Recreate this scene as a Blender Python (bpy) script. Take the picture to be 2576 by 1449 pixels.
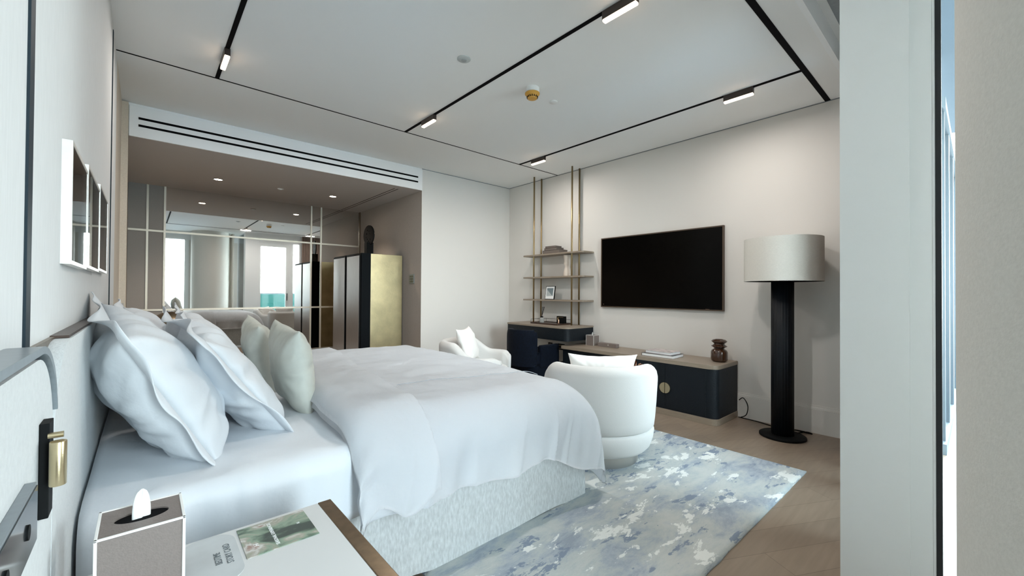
import bpy, bmesh, math, random
from mathutils import Vector, Matrix, noise, Euler
R = math.radians
for o in list(bpy.data.objects): bpy.data.objects.remove(o)
scn = bpy.context.scene
col = scn.collection
random.seed(7)

# ---------------------------------------------------------------- camera
cam_d = bpy.data.cameras.new('camera'); cam = bpy.data.objects.new('camera', cam_d); col.objects.link(cam)
scn.camera = cam
cam_d.sensor_fit = 'HORIZONTAL'; cam_d.sensor_width = 36.0
cam_d.lens = 1043.036 / 2576 * 36.0
cam_d.clip_start = 0.02
YAW, PITCH, ROLL = 0.844136, 0.00993432, 0.0066648
fw = Vector((math.cos(YAW)*math.cos(PITCH), math.sin(YAW)*math.cos(PITCH), math.sin(PITCH)))
rt = Vector((math.sin(YAW), -math.cos(YAW), 0)); up = rt.cross(fw)
r2 = math.cos(ROLL)*rt + math.sin(ROLL)*up; u2 = -math.sin(ROLL)*rt + math.cos(ROLL)*up
m = Matrix((r2, u2, -fw)).transposed().to_4x4(); m.translation = Vector((0, 0, 1.2))
cam.matrix_world = m

# ---------------------------------------------------------------- world, light, exposure
W = bpy.data.worlds.new('hazy_daylight'); scn.world = W; W.use_nodes = True
wn = W.node_tree.nodes; wl = W.node_tree.links
bg = wn['Background']; tc = wn.new('ShaderNodeTexCoord'); sp = wn.new('ShaderNodeSeparateXYZ')
mr = wn.new('ShaderNodeMapRange'); rp = wn.new('ShaderNodeValToRGB')
wl.new(tc.outputs['Generated'], sp.inputs[0]); wl.new(sp.outputs['Z'], mr.inputs[0])
mr.inputs[1].default_value = -0.25; mr.inputs[2].default_value = 0.6
wl.new(mr.outputs[0], rp.inputs[0]); wl.new(rp.outputs[0], bg.inputs[0])
e = rp.color_ramp.elements
e[0].position = 0.0; e[0].color = (0.26, 0.29, 0.30, 1)
e[1].position = 1.0; e[1].color = (0.74, 0.88, 1.0, 1)
x = e.new(0.285); x.color = (0.34, 0.46, 0.48, 1)
x = e.new(0.30); x.color = (0.95, 1.0, 1.0, 1)
x = e.new(0.5); x.color = (0.88, 0.96, 1.0, 1)
bg.inputs[1].default_value = 11.5

def area(name, loc, sx, sy, rot, power, colr, spread=180):
    l = bpy.data.lights.new(name, 'AREA'); l.shape = 'RECTANGLE'; l.size = sx; l.size_y = sy
    l.energy = power; l.color = colr; l.spread = R(spread)
    o = bpy.data.objects.new(name, l); col.objects.link(o); o.location = loc; o.rotation_euler = rot
    return o
def portal(name, loc, sx, sy, rot):
    o = area(name, loc, sx, sy, rot, 1, (1, 1, 1)); o.data.cycles.is_portal = True; return o
# daylight openings (sampling portals only, they add no light)
portal('portal_south_window', (0.615, -1.0, 1.36), .56, 2.6, (R(90), 0, 0))
portal('portal_side_glass', (2.2, -0.43, 1.36), 1.05, 2.6, (R(90), 0, R(90)))
portal('portal_balcony_door', (2.87, 0.30, 1.3), 0.75, 2.4, (R(90), 0, 0))

TRACKP = 6.5     # watts of each linear track light
vs = scn.view_settings
vs.view_transform = 'Standard'; vs.look = 'None'; vs.gamma = 1.0; vs.use_curve_mapping = False
vs.exposure = 1.38
cy = scn.cycles
cy.max_bounces = 12; cy.diffuse_bounces = 6; cy.glossy_bounces = 5; cy.transparent_max_bounces = 12
cy.sample_clamp_indirect = 8.0
cy.caustics_reflective = False; cy.caustics_refractive = False

# ---------------------------------------------------------------- materials
def mat(name, c, rough=0.6, metal=0.0, spec=0.5, **k):
    m = bpy.data.materials.new(name); m.use_nodes = True
    b = m.node_tree.nodes['Principled BSDF']
    b.inputs['Base Color'].default_value = (*c, 1); b.inputs['Roughness'].default_value = rough
    b.inputs['Metallic'].default_value = metal; b.inputs['Specular IOR Level'].default_value = spec
    if 'emit' in k:
        b.inputs['Emission Color'].default_value = (*k['emit'], 1); b.inputs['Emission Strength'].default_value = k['es']
    if 'sheen' in k: b.inputs['Sheen Weight'].default_value = k['sheen']
    nt = m.node_tree; N = nt.nodes; L = nt.links
    if 'nz' in k or 'bump' in k:
        tcn = N.new('ShaderNodeTexCoord'); mp = N.new('ShaderNodeMapping'); L.new(tcn.outputs['Object'], mp.inputs[0])
        mp.inputs['Scale'].default_value = k.get('st', (1, 1, 1))
    if 'nz' in k:                                   # nz = (scale, amount) soft mottling of the colour
        s, a = k['nz']
        n = N.new('ShaderNodeTexNoise'); n.inputs['Scale'].default_value = s; n.inputs['Detail'].default_value = 6
        L.new(mp.outputs[0], n.inputs['Vector'])
        r = N.new('ShaderNodeValToRGB'); L.new(n.outputs[0], r.inputs[0])
        r.color_ramp.elements[0].position = .3; r.color_ramp.elements[1].position = .7
        r.color_ramp.elements[0].color = (*[v*(1-a) for v in c], 1); r.color_ramp.elements[1].color = (*[min(1, v*(1+a)) for v in c], 1)
        L.new(r.outputs[0], b.inputs['Base Color'])
    if 'bump' in k:
        s, a = k['bump']
        n = N.new('ShaderNodeTexNoise'); n.inputs['Scale'].default_value = s; n.inputs['Detail'].default_value = 4
        L.new(mp.outputs[0], n.inputs['Vector'])
        bp = N.new('ShaderNodeBump'); bp.inputs['Strength'].default_value = a; bp.inputs['Distance'].default_value = .01
        L.new(n.outputs[0], bp.inputs['Height']); L.new(bp.outputs[0], b.inputs['Normal'])
    return m
M = {}
M['wall'] = mat('warm_white_wall', (.74, .72, .685), .75, spec=.2, bump=(90, .04))
M['linen_wall'] = mat('linen_wallcovering', (.69, .70, .70), .8, spec=.2, st=(1, 1, .12), nz=(160, .03), bump=(220, .06))
M['alcove'] = mat('alcove_shaded_wall', (.50, .465, .43), .8, spec=.2, nz=(60, .04))  # wall colour darkened to carry the alcove's dim, warm light
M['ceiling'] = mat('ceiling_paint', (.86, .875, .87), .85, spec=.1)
M['alcove_ceil'] = mat('alcove_ceiling_shaded', (.66, .63, .61), .85, spec=.1)  # ceiling colour darkened to put the alcove's light falloff into it
M['white'] = mat('white_lacquer', (.90, .91, .92), .4)
M['white_trim'] = mat('white_painted_trim', (.86, .89, .90), .5)
M['beige'] = mat('beige_fabric_panel', (.60, .52, .43), .8, nz=(120, .06))
M['black'] = mat('black_metal', (.004, .0045, .005), .6, spec=.12)
M['slot'] = mat('black_slot', (.004, .004, .005), .9, spec=.1)
M['navy_strip'] = mat('blue_black_strip', (.012, .024, .034), .6, spec=.25)
M['bronze'] = mat('brushed_bronze', (.19, .14, .09), .32, .9, nz=(40, .15))
M['rod'] = mat('antique_brass_rod', (.34, .25, .13), .35, .9)
M['brass'] = mat('brushed_brass', (.60, .50, .32), .28, 1.0, st=(1, 1, 20), bump=(30, .05))
M['gold_panel'] = mat('gold_leaf_panel', (.64, .55, .33), .38, 1.0, nz=(7, .12), bump=(60, .08))
M['champ'] = mat('champagne_metal', (.62, .58, .50), .4, .5)
M['silver'] = mat('silver_leaf', (.80, .79, .76), .35, .6, nz=(18, .10))
M['bed_linen'] = mat('white_cotton_sateen', (.69, .725, .765), .55, spec=.35, bump=(11, .5), sheen=.1)
M['white_uph'] = mat('white_boucle_upholstery', (.62, .615, .60), .85, bump=(260, .15), sheen=.2)
M['hb_uph'] = mat('pale_textured_upholstery', (.63, .65, .655), .8, bump=(160, .2), nz=(90, .04))
M['cushion'] = mat('sage_grey_satin', (.53, .55, .50), .5, spec=.4, nz=(30, .04))
M['skirt'] = mat('grey_wool_skirt', (.53, .555, .56), .9, st=(1, 1, .35), nz=(110, .16), bump=(180, .4))
M['navy_leather'] = mat('navy_grained_leather', (.0035, .0075, .012), .5, spec=.3, bump=(120, .35))
M['navy_velvet'] = mat('navy_velvet', (.002, .0045, .011), .85, spec=.15, sheen=.02, nz=(40, .3), bump=(160, .2))
M['oak'] = mat('pale_oak', (.29, .235, .18), .42, st=(12, 1, 12), nz=(9, .10), bump=(20, .05))
M['taupe_leather'] = mat('taupe_leather', (.20, .165, .15), .5, bump=(300, .15), nz=(140, .06))
M['stitch'] = mat('white_piping', (.85, .85, .83), .6)
M['dark_wood'] = mat('dark_wood', (.05, .028, .020), .35, st=(1, 8, 1), nz=(14, .25))
M['ceramic'] = mat('cream_ceramic', (.70, .62, .54), .55)
M['brown_glass'] = mat('brown_glass_vase', (.045, .018, .008), .12, spec=.7)
M['screen'] = mat('tv_screen', (.001, .001, .001), .16, spec=.12)
M['shade'] = mat('linen_lamp_shade', (.74, .72, .66), .9, st=(1, 1, 6), bump=(130, .35), nz=(70, .05))
M['stone'] = mat('pale_stone_top', (.64, .65, .645), .28, nz=(3, .02))
M['slate'] = mat('slate_grey_cap', (.20, .23, .25), .3, nz=(50, .08))
M['page'] = mat('book_pages', (.76, .76, .73), .8, st=(1, 1, 40), nz=(8, .1))
M['paper'] = mat('white_paper', (.85, .86, .86), .7)
M['card_grey'] = mat('grey_card', (.52, .55, .56), .6, nz=(14, .08))
M['ink'] = mat('grey_ink', (.13, .15, .16), .7)
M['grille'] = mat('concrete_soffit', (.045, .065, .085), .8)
M['glow'] = mat('led_diffuser', (1, .9, .8), .5, emit=(1.0, .74, .52), es=3.2)
M['spot'] = mat('downlight_lens', (1, .9, .8), .5, emit=(1.0, .80, .62), es=40)
M['yellow'] = mat('yellow_plastic', (.62, .33, .055), .45)
M['plastic'] = mat('white_plastic', (.78, .80, .80), .45)
M['curtain'] = mat('beige_curtain_cloth', (.60, .56, .50), .85, st=(1, 1, .1), nz=(60, .05))
M['sheer'] = mat('blush_curtain_cloth', (.46, .36, .31), .85, st=(1, 1, .1), nz=(60, .08))
M['column'] = mat('column_wallcovering', (.60, .585, .54), .8, spec=.2, bump=(170, .15), nz=(120, .04))
M['gasket'] = mat('black_gasket', (.01, .012, .015), .6)
M['sea_bldg'] = mat('distant_blue_building', (.42, .52, .62), .8)
M['balc'] = mat('pale_balcony_paving', (.30, .33, .36), .7)
M['mirror'] = mat('mirror_glass', (.80, .79, .77), .015, 1.0)
M['panel_grey'] = mat('matt_grey_panel', (.30, .285, .27), .7, nz=(100, .03))
M['copper'] = mat('copper_foil', (.55, .34, .24), .25, 1.0, nz=(40, .2))

def glassmat(name, tint, refl=1.5):
    m = bpy.data.materials.new(name); m.use_nodes = True; N = m.node_tree.nodes; L = m.node_tree.links
    N.remove(N['Principled BSDF']); out = N['Material Output']
    t = N.new('ShaderNodeBsdfTransparent'); t.inputs[0].default_value = (*tint, 1)
    g = N.new('ShaderNodeBsdfGlossy'); g.inputs['Roughness'].default_value = .01
    f = N.new('ShaderNodeFresnel'); f.inputs[0].default_value = refl
    mx = N.new('ShaderNodeMixShader'); L.new(f.outputs[0], mx.inputs[0]); L.new(t.outputs[0], mx.inputs[1]); L.new(g.outputs[0], mx.inputs[2])
    L.new(mx.outputs[0], out.inputs[0]); return m
M['glass'] = glassmat('clear_glass', (.96, .99, .99))
M['teal_glass'] = glassmat('teal_balustrade_glass', (.12, .21, .20))
M['bottle'] = glassmat('bottle_glass', (.85, .88, .88))

def rugmat():
    m = bpy.data.materials.new('abstract_rug_pile'); m.use_nodes = True; N = m.node_tree.nodes; L = m.node_tree.links
    b = N['Principled BSDF']; b.inputs['Roughness'].default_value = .95; b.inputs['Specular IOR Level'].default_value = .1
    tcn = N.new('ShaderNodeTexCoord')
    def nz(scale, st, det, rough=.6, dist=0.):
        mp = N.new('ShaderNodeMapping'); mp.inputs['Scale'].default_value = st
        L.new(tcn.outputs['Object'], mp.inputs[0]); n = N.new('ShaderNodeTexNoise')
        n.inputs['Scale'].default_value = scale; n.inputs['Detail'].default_value = det
        n.inputs['Roughness'].default_value = rough; n.inputs['Distortion'].default_value = dist
        L.new(mp.outputs[0], n.inputs['Vector']); return n
    def ramp(src, stops):
        r = N.new('ShaderNodeValToRGB'); L.new(src, r.inputs[0]); el = r.color_ramp.elements
        while len(el) < len(stops): el.new(.5)
        for q, (p, c) in zip(el, stops): q.position = p; q.color = (*c, 1)
        return r
    base = nz(6.5, (.42, 1.0, 1), 9, .72, .3)
    r1 = ramp(base.outputs[0], [(.36, (.29, .33, .375)), (.44, (.37, .41, .45)), (.50, (.44, .475, .47)), (.60, (.50, .52, .50)), (.72, (.42, .46, .49))])
    pat = nz(7.5, (.5, 1.05, 1), 8, .66, .35)
    r2_ = ramp(pat.outputs[0], [(.575, (0, 0, 0)), (.592, (1, 1, 1))])
    pat2 = nz(8.5, (.45, 1.1, 2), 8, .68, .3)
    r3_ = ramp(pat2.outputs[0], [(.405, (1, 1, 1)), (.425, (0, 0, 0))])
    mx = N.new('ShaderNodeMixRGB'); L.new(r3_.outputs[0], mx.inputs[0]); L.new(r1.outputs[0], mx.inputs[1]); mx.inputs[2].default_value = (.22, .265, .33, 1)
    mx2 = N.new('ShaderNodeMixRGB'); L.new(r2_.outputs[0], mx2.inputs[0]); L.new(mx.outputs[0], mx2.inputs[1]); mx2.inputs[2].default_value = (.72, .74, .71, 1)
    L.new(mx2.outputs[0], b.inputs['Base Color'])
    f = nz(170, (.3, 1, 1), 3); bp = N.new('ShaderNodeBump'); bp.inputs['Strength'].default_value = .35; bp.inputs['Distance'].default_value = .006
    L.new(f.outputs[0], bp.inputs['Height']); L.new(bp.outputs[0], b.inputs['Normal'])
    return m
M['rug'] = rugmat()
def floormat():
    m = bpy.data.materials.new('oak_chevron_floor'); m.use_nodes = True; N = m.node_tree.nodes; L = m.node_tree.links
    b = N['Principled BSDF']; b.inputs['Roughness'].default_value = .33
    tcn = N.new('ShaderNodeTexCoord'); mp = N.new('ShaderNodeMapping'); mp.inputs['Rotation'].default_value = (0, 0, R(28))
    L.new(tcn.outputs['Object'], mp.inputs[0])
    br = N.new('ShaderNodeTexBrick'); br.inputs['Scale'].default_value = 1.0
    br.inputs['Color1'].default_value = (.235, .18, .135, 1); br.inputs['Color2'].default_value = (.28, .215, .16, 1); br.inputs['Mortar'].default_value = (.16, .12, .09, 1)
    br.inputs['Mortar Size'].default_value = .0015; br.inputs['Brick Width'].default_value = 1.6; br.inputs['Row Height'].default_value = .16
    L.new(mp.outputs[0], br.inputs[0])
    mp2 = N.new('ShaderNodeMapping'); mp2.inputs['Rotation'].default_value = (0, 0, R(28)); mp2.inputs['Scale'].default_value = (1.2, 14, 1); L.new(tcn.outputs['Object'], mp2.inputs[0])
    n = N.new('ShaderNodeTexNoise'); n.inputs['Scale'].default_value = 3; n.inputs['Detail'].default_value = 5; L.new(mp2.outputs[0], n.inputs['Vector'])
    mx = N.new('ShaderNodeMixRGB'); mx.blend_type = 'OVERLAY'; mx.inputs[0].default_value = .22
    L.new(br.outputs[0], mx.inputs[1]); L.new(n.outputs[0], mx.inputs[2]); L.new(mx.outputs[0], b.inputs['Base Color'])
    return m
M['floor'] = floormat()
def leafletmat():
    m = bpy.data.materials.new('green_watercolour_print'); m.use_nodes = True; N = m.node_tree.nodes; L = m.node_tree.links
    b = N['Principled BSDF']; b.inputs['Roughness'].default_value = .4
    tcn = N.new('ShaderNodeTexCoord'); mp = N.new('ShaderNodeMapping'); mp.inputs['Scale'].default_value = (1, 1.6, 1); L.new(tcn.outputs['Object'], mp.inputs[0])
    n = N.new('ShaderNodeTexNoise'); n.inputs['Scale'].default_value = 13; n.inputs['Detail'].default_value = 5; n.inputs['Distortion'].default_value = .8
    L.new(mp.outputs[0], n.inputs['Vector']); r = N.new('ShaderNodeValToRGB'); L.new(n.outputs[0], r.inputs[0]); el = r.color_ramp.elements
    st = [(.34, (.05, .07, .06)), (.42, (.13, .19, .14)), (.50, (.25, .33, .25)), (.56, (.36, .34, .28)), (.62, (.60, .60, .57)), (.70, (.33, .22, .18))]
    while len(el) < len(st): el.new(.5)
    for q, (p, c) in zip(el, st): q.position = p; q.color = (*c, 1)
    L.new(r.outputs[0], b.inputs['Base Color']); return m
M['leaflet'] = leafletmat()
def duvetmat():
    """bed linen cotton, lightened in colour for the duvet"""
    m = M['bed_linen'].copy(); m.name = 'white_cotton_duvet'
    m.node_tree.nodes['Principled BSDF'].inputs['Base Color'].default_value = (.85, .87, .895, 1)  # same cotton with a lighter base, adding light to the dim duvet top
    return m
M['duvet'] = duvetmat()

# ---------------------------------------------------------------- helpers
def link(name, me, m, parent=None, smooth=False):
    o = bpy.data.objects.new(name, me); col.objects.link(o)
    if m is not None: me.materials.append(m)
    if smooth:
        for p in me.polygons: p.use_smooth = True
    if parent is not None:
        o.parent = parent; o.matrix_parent_inverse = Matrix.Translation(-parent.location)
    return o
def from_bm(name, bm, m, parent=None, smooth=False):
    bmesh.ops.recalc_face_normals(bm, faces=bm.faces[:])
    me = bpy.data.meshes.new(name); bm.to_mesh(me); bm.free()
    return link(name, me, m, parent, smooth)
def add_box(bm, a, b, bev=0, seg=2):
    c = [(a[i]+b[i])/2 for i in range(3)]; s = [abs(b[i]-a[i]) for i in range(3)]
    g = bmesh.ops.create_cube(bm, size=1, matrix=Matrix.Translation(c) @ Matrix.Diagonal((*s, 1)))
    if bev:
        es = list({e for v in g['verts'] for e in v.link_edges})
        bmesh.ops.bevel(bm, geom=es, offset=bev, segments=seg, affect='EDGES', profile=.5)
def box(name, a, b, m, parent=None, bev=0, seg=2):
    bm = bmesh.new(); add_box(bm, a, b, bev, seg); return from_bm(name, bm, m, parent)
def boxes(name, lst, m, parent=None, bev=0):
    bm = bmesh.new()
    for a, b in lst: add_box(bm, a, b, bev)
    return from_bm(name, bm, m, parent)
def add_lathe(bm, prof, c, n=48, axis='Z'):
    rings = []
    for r, z in prof:
        ring = []
        for i in range(n):
            t = 2*math.pi*i/n
            if axis == 'Z': p = (c[0]+r*math.cos(t), c[1]+r*math.sin(t), c[2]+z)
            elif axis == 'X': p = (c[0]+z, c[1]+r*math.cos(t), c[2]+r*math.sin(t))
            else: p = (c[0]+r*math.cos(t), c[1]+z, c[2]+r*math.sin(t))
            ring.append(bm.verts.new(p))
        rings.append(ring)
    for a, b in zip(rings, rings[1:]):
        for i in range(n):
            bm.faces.new((a[i], a[(i+1) % n], b[(i+1) % n], b[i]))
    for ring in (rings[0], rings[-1]):
        try: bm.faces.new(ring)
        except ValueError: pass
def lathe(name, prof, c, m, parent=None, n=48, axis='Z', smooth=True):
    bm = bmesh.new(); add_lathe(bm, prof, c, n, axis); o = from_bm(name, bm, m, parent)
    if smooth:
        for p in o.data.polygons: p.use_smooth = len(p.vertices) == 4
        o.data.set_sharp_from_angle(angle=R(40))
    return o
def prism(name, pts, z0, z1, m, parent=None, bev=0, ax=2):
    """closed outline pts (2D) extruded z0..z1 along axis ax"""
    bm = bmesh.new()
    def P(p, z): return (p[0], p[1], z) if ax == 2 else ((z, p[0], p[1]) if ax == 0 else (p[0], z, p[1]))
    a = [bm.verts.new(P(p, z0)) for p in pts]; b = [bm.verts.new(P(p, z1)) for p in pts]
    n = len(pts); fa = bm.faces.new(a); fb = bm.faces.new(b)
    for i in range(n): bm.faces.new((a[i], a[(i+1) % n], b[(i+1) % n], b[i]))
    if bev: bmesh.ops.bevel(bm, geom=list(fa.edges)+list(fb.edges), offset=bev, segments=2, affect='EDGES')
    o = from_bm(name, bm, m, parent)
    for p in o.data.polygons: p.use_smooth = True
    o.data.set_sharp_from_angle(angle=R(35))
    return o
def rrect(x0, y0, x1, y1, rs, n=8):
    """rounded rectangle, rs = radii at (x0y0, x1y0, x1y1, x0y1)"""
    out = []
    for (cx, cyy, a0, r) in ((x0+rs[0], y0+rs[0], 180, rs[0]), (x1-rs[1], y0+rs[1], 270, rs[1]), (x1-rs[2], y1-rs[2], 0, rs[2]), (x0+rs[3], y1-rs[3], 90, rs[3])):
        if r < 1e-5: out.append((cx, cyy)); continue
        for i in range(n+1):
            t = R(a0+90*i/n); out.append((cx+r*math.cos(t), cyy+r*math.sin(t)))
    return out
def tube(name, pts, r, m, parent=None, n=10, closed=False, smooth_pts=True):
    P = [Vector(p) for p in pts]
    if smooth_pts and len(P) > 2:
        Q = []
        for i in range(len(P)-1):
            p0 = P[max(i-1, 0)]; p1 = P[i]; p2 = P[i+1]; p3 = P[min(i+2, len(P)-1)]
            for k in range(8):
                t = k/8; Q.append(.5*((2*p1)+(-p0+p2)*t+(2*p0-5*p1+4*p2-p3)*t*t+(-p0+3*p1-3*p2+p3)*t**3))
        Q.append(P[-1]); P = Q
    bm = bmesh.new(); add_tube(bm, P, r, n); return from_bm(name, bm, m, parent, True)
def add_tube(bm, P, r, n=10):
    rings = []; prev = None
    for i, p in enumerate(P):
        p = Vector(p)
        d = (Vector(P[min(i+1, len(P)-1)])-Vector(P[max(i-1, 0)])).normalized()
        if prev is None: a = d.orthogonal().normalized()
        else: a = (prev-prev.dot(d)*d).normalized()
        prev = a; b = d.cross(a)
        rings.append([bm.verts.new(p+r*(math.cos(2*math.pi*k/n)*a+math.sin(2*math.pi*k/n)*b)) for k in range(n)])
    for a, b in zip(rings, rings[1:]):
        for i in range(n): bm.faces.new((a[i], a[(i+1) % n], b[(i+1) % n], b[i]))
    bm.faces.new(rings[0]); bm.faces.new(rings[-1])
def thing(name, loc, label, cat, group=None):
    o = bpy.data.objects.new(name, None); col.objects.link(o); o.location = loc
    o.empty_display_size = .1
    o['label'] = label; o['category'] = cat
    if group: o['group'] = group
    return o
def tag(o, label, cat, group=None, kind=None):
    o['label'] = label; o['category'] = cat
    if group: o['group'] = group
    if kind: o['kind'] = kind
    return o
def struct(o, label=None):
    o['kind'] = 'structure'
    if label: o['label'] = label
    return o
def copy_tree(o, parent=None):
    c = o.copy(); col.objects.link(c)
    if parent is not None:
        mi = o.matrix_parent_inverse.copy(); c.parent = parent; c.matrix_parent_inverse = mi
    for ch in list(o.children): copy_tree(ch, c)
    return c
def text_bm(s, size, depth=.0006):
    cu = bpy.data.curves.new('lettering', 'FONT'); cu.body = s; cu.size = size; cu.extrude = depth; cu.align_x = 'CENTER'; cu.align_y = 'CENTER'; cu.resolution_u = 3
    o = bpy.data.objects.new('lettering', cu); col.objects.link(o)
    bpy.context.view_layer.update()
    me = bpy.data.meshes.new_from_object(o.evaluated_get(bpy.context.evaluated_depsgraph_get()))
    bpy.data.objects.remove(o); return me

H = 2.855      # ceiling height
XW = -.16      # headboard wall
XT = 4.36      # television wall
YF = 4.98      # wall with the grille
XA = 2.79      # alcove side wall
YM = 7.12      # mirror wall
HA = 2.56      # alcove ceiling

# ================================================================= the room
struct(box('floor', (-.3, -1.05, -.1), (4.5, 7.3, 0), M['floor']))
struct(boxes('ceiling', [((-.3, -1.05, H), (4.5, YF+.05, H+.12))], M['ceiling']))
bpy.data.objects.remove(bpy.data.objects['ceiling'])
struct(boxes('ceiling', [((-.3, .67, H), (4.5, YF+.05, H+.25)), ((-.3, -1.05, H), (2.15, .67, H+.25)), ((2.15, .20, 2.97), (4.5, .67, H+.25))], M['ceiling']))
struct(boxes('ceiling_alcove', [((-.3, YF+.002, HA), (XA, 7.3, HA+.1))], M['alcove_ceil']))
struct(box('wall_headboard', (-.3, -1.05, 0), (XW, 4.12, H), M['linen_wall']))
struct(box('wall_alcove_left', (-.3, 4.12, 0), (XW, 7.3, H), M['beige']))
struct(box('wall_television', (XT, .2, 0), (4.5, YF+.12, H), M['wall']))
struct(box('wall_far', (XA+.001, YF, 0), (XT+.02, YF+.12, H), M['wall']))
struct(box('trim_17', (XA, YF+.001, 0), (XA+.0012, YF+.12, H), M['alcove']), 'return of the alcove opening in the shade-darkened wall colour')
struct(box('wall_alcove_right', (XA, YF+.12, 0), (XA+.1, 7.3, HA+.1), M['alcove']))
struct(box('wall_mirror', (-.3, YM+.03, 0), (XA+.1, 7.3, HA+.1), M['alcove']))
struct(box('wall_above_alcove', (-.3, YF, HA+.02), (XA, YF+.12, H), M['white']))
# white side lip of the opening over the alcove
struct(box('trim_1', (XW, YF-.05, .0), (-.115, YF+.02, 2.84), M['beige']), 'beige vertical batten at the end of the headboard wall')
struct(box('trim_2', (2.14, .55, 2.965), (XT, .60, 2.99), M['slate']), 'dark curtain rail channel in the ceiling recess')
struct(box('trim_3', (2.14, .645, 2.835), (XT, .675, 2.975), M['white_trim']), 'white lip along the edge of the ceiling by the balcony door')
# skirting on the television wall, stepped
bm = bmesh.new()
add_box(bm, (XT-.016, .2, 0), (XT, YF, .205)); add_box(bm, (XT-.010, .2, .205), (XT, YF, .222), .003); add_box(bm, (XT-.005, .2, .222), (XT, YF, .237))
struct(from_bm('baseboard_television', bm, M['wall']))
bm = bmesh.new()
add_box(bm, (XA, YF-.016, 0), (XT-.016, YF, .205)); add_box(bm, (XA, YF-.010, .205), (XT-.010, YF, .222), .003); add_box(bm, (XA, YF-.005, .222), (XT-.005, YF, .237))
struct(from_bm('baseboard_far', bm, M['wall']))
# shadow gap where ceiling meets the walls
struct(boxes('trim_4', [((XT-.008, .7, H-.006), (XT, YF, H+.001)), ((XA, YF-.008, H-.006), (XT-.008, YF, H+.001))], M['slate']), 'thin shadow gap round the top of the walls')
struct(boxes('trim_5', [((2.46, 5.12, HA-.002), (2.468, 7.1, HA+.01)), ((2.51, 5.12, HA-.002), (2.518, 7.1, HA+.01))], M['slot']), 'two fine slots in the alcove ceiling')
# dark inlay strips on the headboard wall
for i, (y0, y1) in enumerate(((1.128, 1.168), (3.545, 3.585))):
    struct(box('trim_%d' % (6+i), (XW-.01, y0, 0), (XW+.004, y1, H-.05 if i else H), M['navy_strip']), ['near dark inlay strip up the headboard wall', 'far dark inlay strip up the headboard wall'][i])
# ceiling slots and tracks
struct(boxes('trim_8', [((XW, 3.94, H-.003), (XT, 3.952, H+.01))], M['slot']), 'thin black seam across the ceiling')
tag(box('ceiling_slot_diffuser', (.2, .83, H-.004), (XT-.01, .868, H+.01), M['slot']), 'wide black linear slot in the ceiling beside the balcony recess', 'ceiling slot')
tracks = [(.41, 'black lighting track in the ceiling nearest the headboard wall'), (2.01, 'black lighting track down the middle of the ceiling'), (3.62, 'black lighting track in the ceiling nearest the television wall')]
for x, lab in tracks:
    tag(box('lighting_track', (x-.013, .868, H-.006), (x+.013, 3.94, H+.01), M['slot']), lab, 'lighting track', 'black ceiling tracks')

# grille over the alcove
g = thing('air_grille', (1.34, YF, 2.56), 'long white air grille panel with two black slots above the alcove', 'air grille')
box('panel', (-.112, YF-.018, 2.558), (2.789, YF-.0005, 2.83), M['white'], g, .003)
for z in (2.716, 2.652):
    box('slot', (-.05, YF-.020, z), (2.722, YF-.0165, z+.020), M['slot'], g)

# ---- alcove: mirror wall
mr_ = thing('wall_mirror_panels', (1.5, YM, .27), 'large alcove wall mirror divided by champagne bars', 'mirror')
box('mirror_glass', (.205, YM, .27), (XA, YM+.02, HA), M['mirror'], mr_)
for z in (.925, 1.955): box('bar', (-.158, YM-.010, z), (XA-.005, YM+.002, z+.024), M['champ'], mr_)
for x in (.028, .20, 2.005, 2.155):
    box('bar', (x-.011, YM-.011, .27), (x+.011, YM+.002, HA), M['champ'], mr_)
box('matt_side_panel', (-.158, YM, .27), (.195, YM+.02, HA), M['panel_grey'], mr_)
tag(box('low_ledge', (-.155, YM-.16, 0), (XA-.005, YM+.02, .26), M['stone'], bev=.004), 'pale stone ledge running along the foot of the alcove mirror', 'ledge')
struct(box('trim_9', (XA-.012, YM-.03, .27), (XA, YM, HA), M['bronze']), 'bronze edge strip at the mirror corner')

# downlights in the alcove
dl = None
for (x, y, lab) in ((.67, 6.19, 'round downlight in the alcove ceiling nearer the headboard wall'), (2.02, 6.16, 'round downlight in the alcove ceiling above the gold cabinet')):
    if dl is None:
        dl = thing('downlight', (x, y, HA), lab, 'downlight', 'alcove downlights'); d = dl
        lathe('rim', [(.038, 0), (.052, 0), (.052, -.006), (.048, -.008), (.040, -.003)], (x, y, HA), M['bronze'], d, 32)
        lathe('lens', [(.0, -.004), (.040, -.004), (.040, .001), (0, .001)], (x, y, HA), M['spot'], d, 32)
    else:
        d = copy_tree(dl); d.location = (x, y, HA); d['label'] = lab
    s = bpy.data.lights.new('alcove_spot', 'SPOT'); s.energy = 22; s.color = (1, .80, .62); s.spot_size = R(110); s.spot_blend = .7; s.shadow_soft_size = .04
    so = bpy.data.objects.new('alcove_spot', s); col.objects.link(so); so.location = (x, y, HA-.02)
def disc(name, x, y, z, r, lab, cat, m=M['plastic'], inner=None):
    t = thing(name, (x, y, z), lab, cat)
    lathe('cover', [(0, -.010), (r*.8, -.010), (r, -.004), (r, .002), (0, .002)], (x, y, z), m, t, 32)
    if inner: lathe('centre_ring', [(0, -.014), (r*.38, -.014), (r*.42, -.009), (0, -.009)], (x, y, z), inner, t, 24)
disc('sprinkler_cover', 1.355, 6.19, HA, .036, 'small white sprinkler cover between the alcove downlights', 'sprinkler')
disc('ceiling_sensor', 1.683, 2.424, H, .048, 'round grey ceiling sensor left of the middle track', 'sensor', mat('pale_grey_plastic', (.50, .54, .54), .5), mat('grey_plastic', (.35, .38, .39), .5))
disc('sprinkler_cover', 2.641, 2.447, H, .036, 'plain white disc on the ceiling right of the smoke detector', 'sprinkler')
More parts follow.
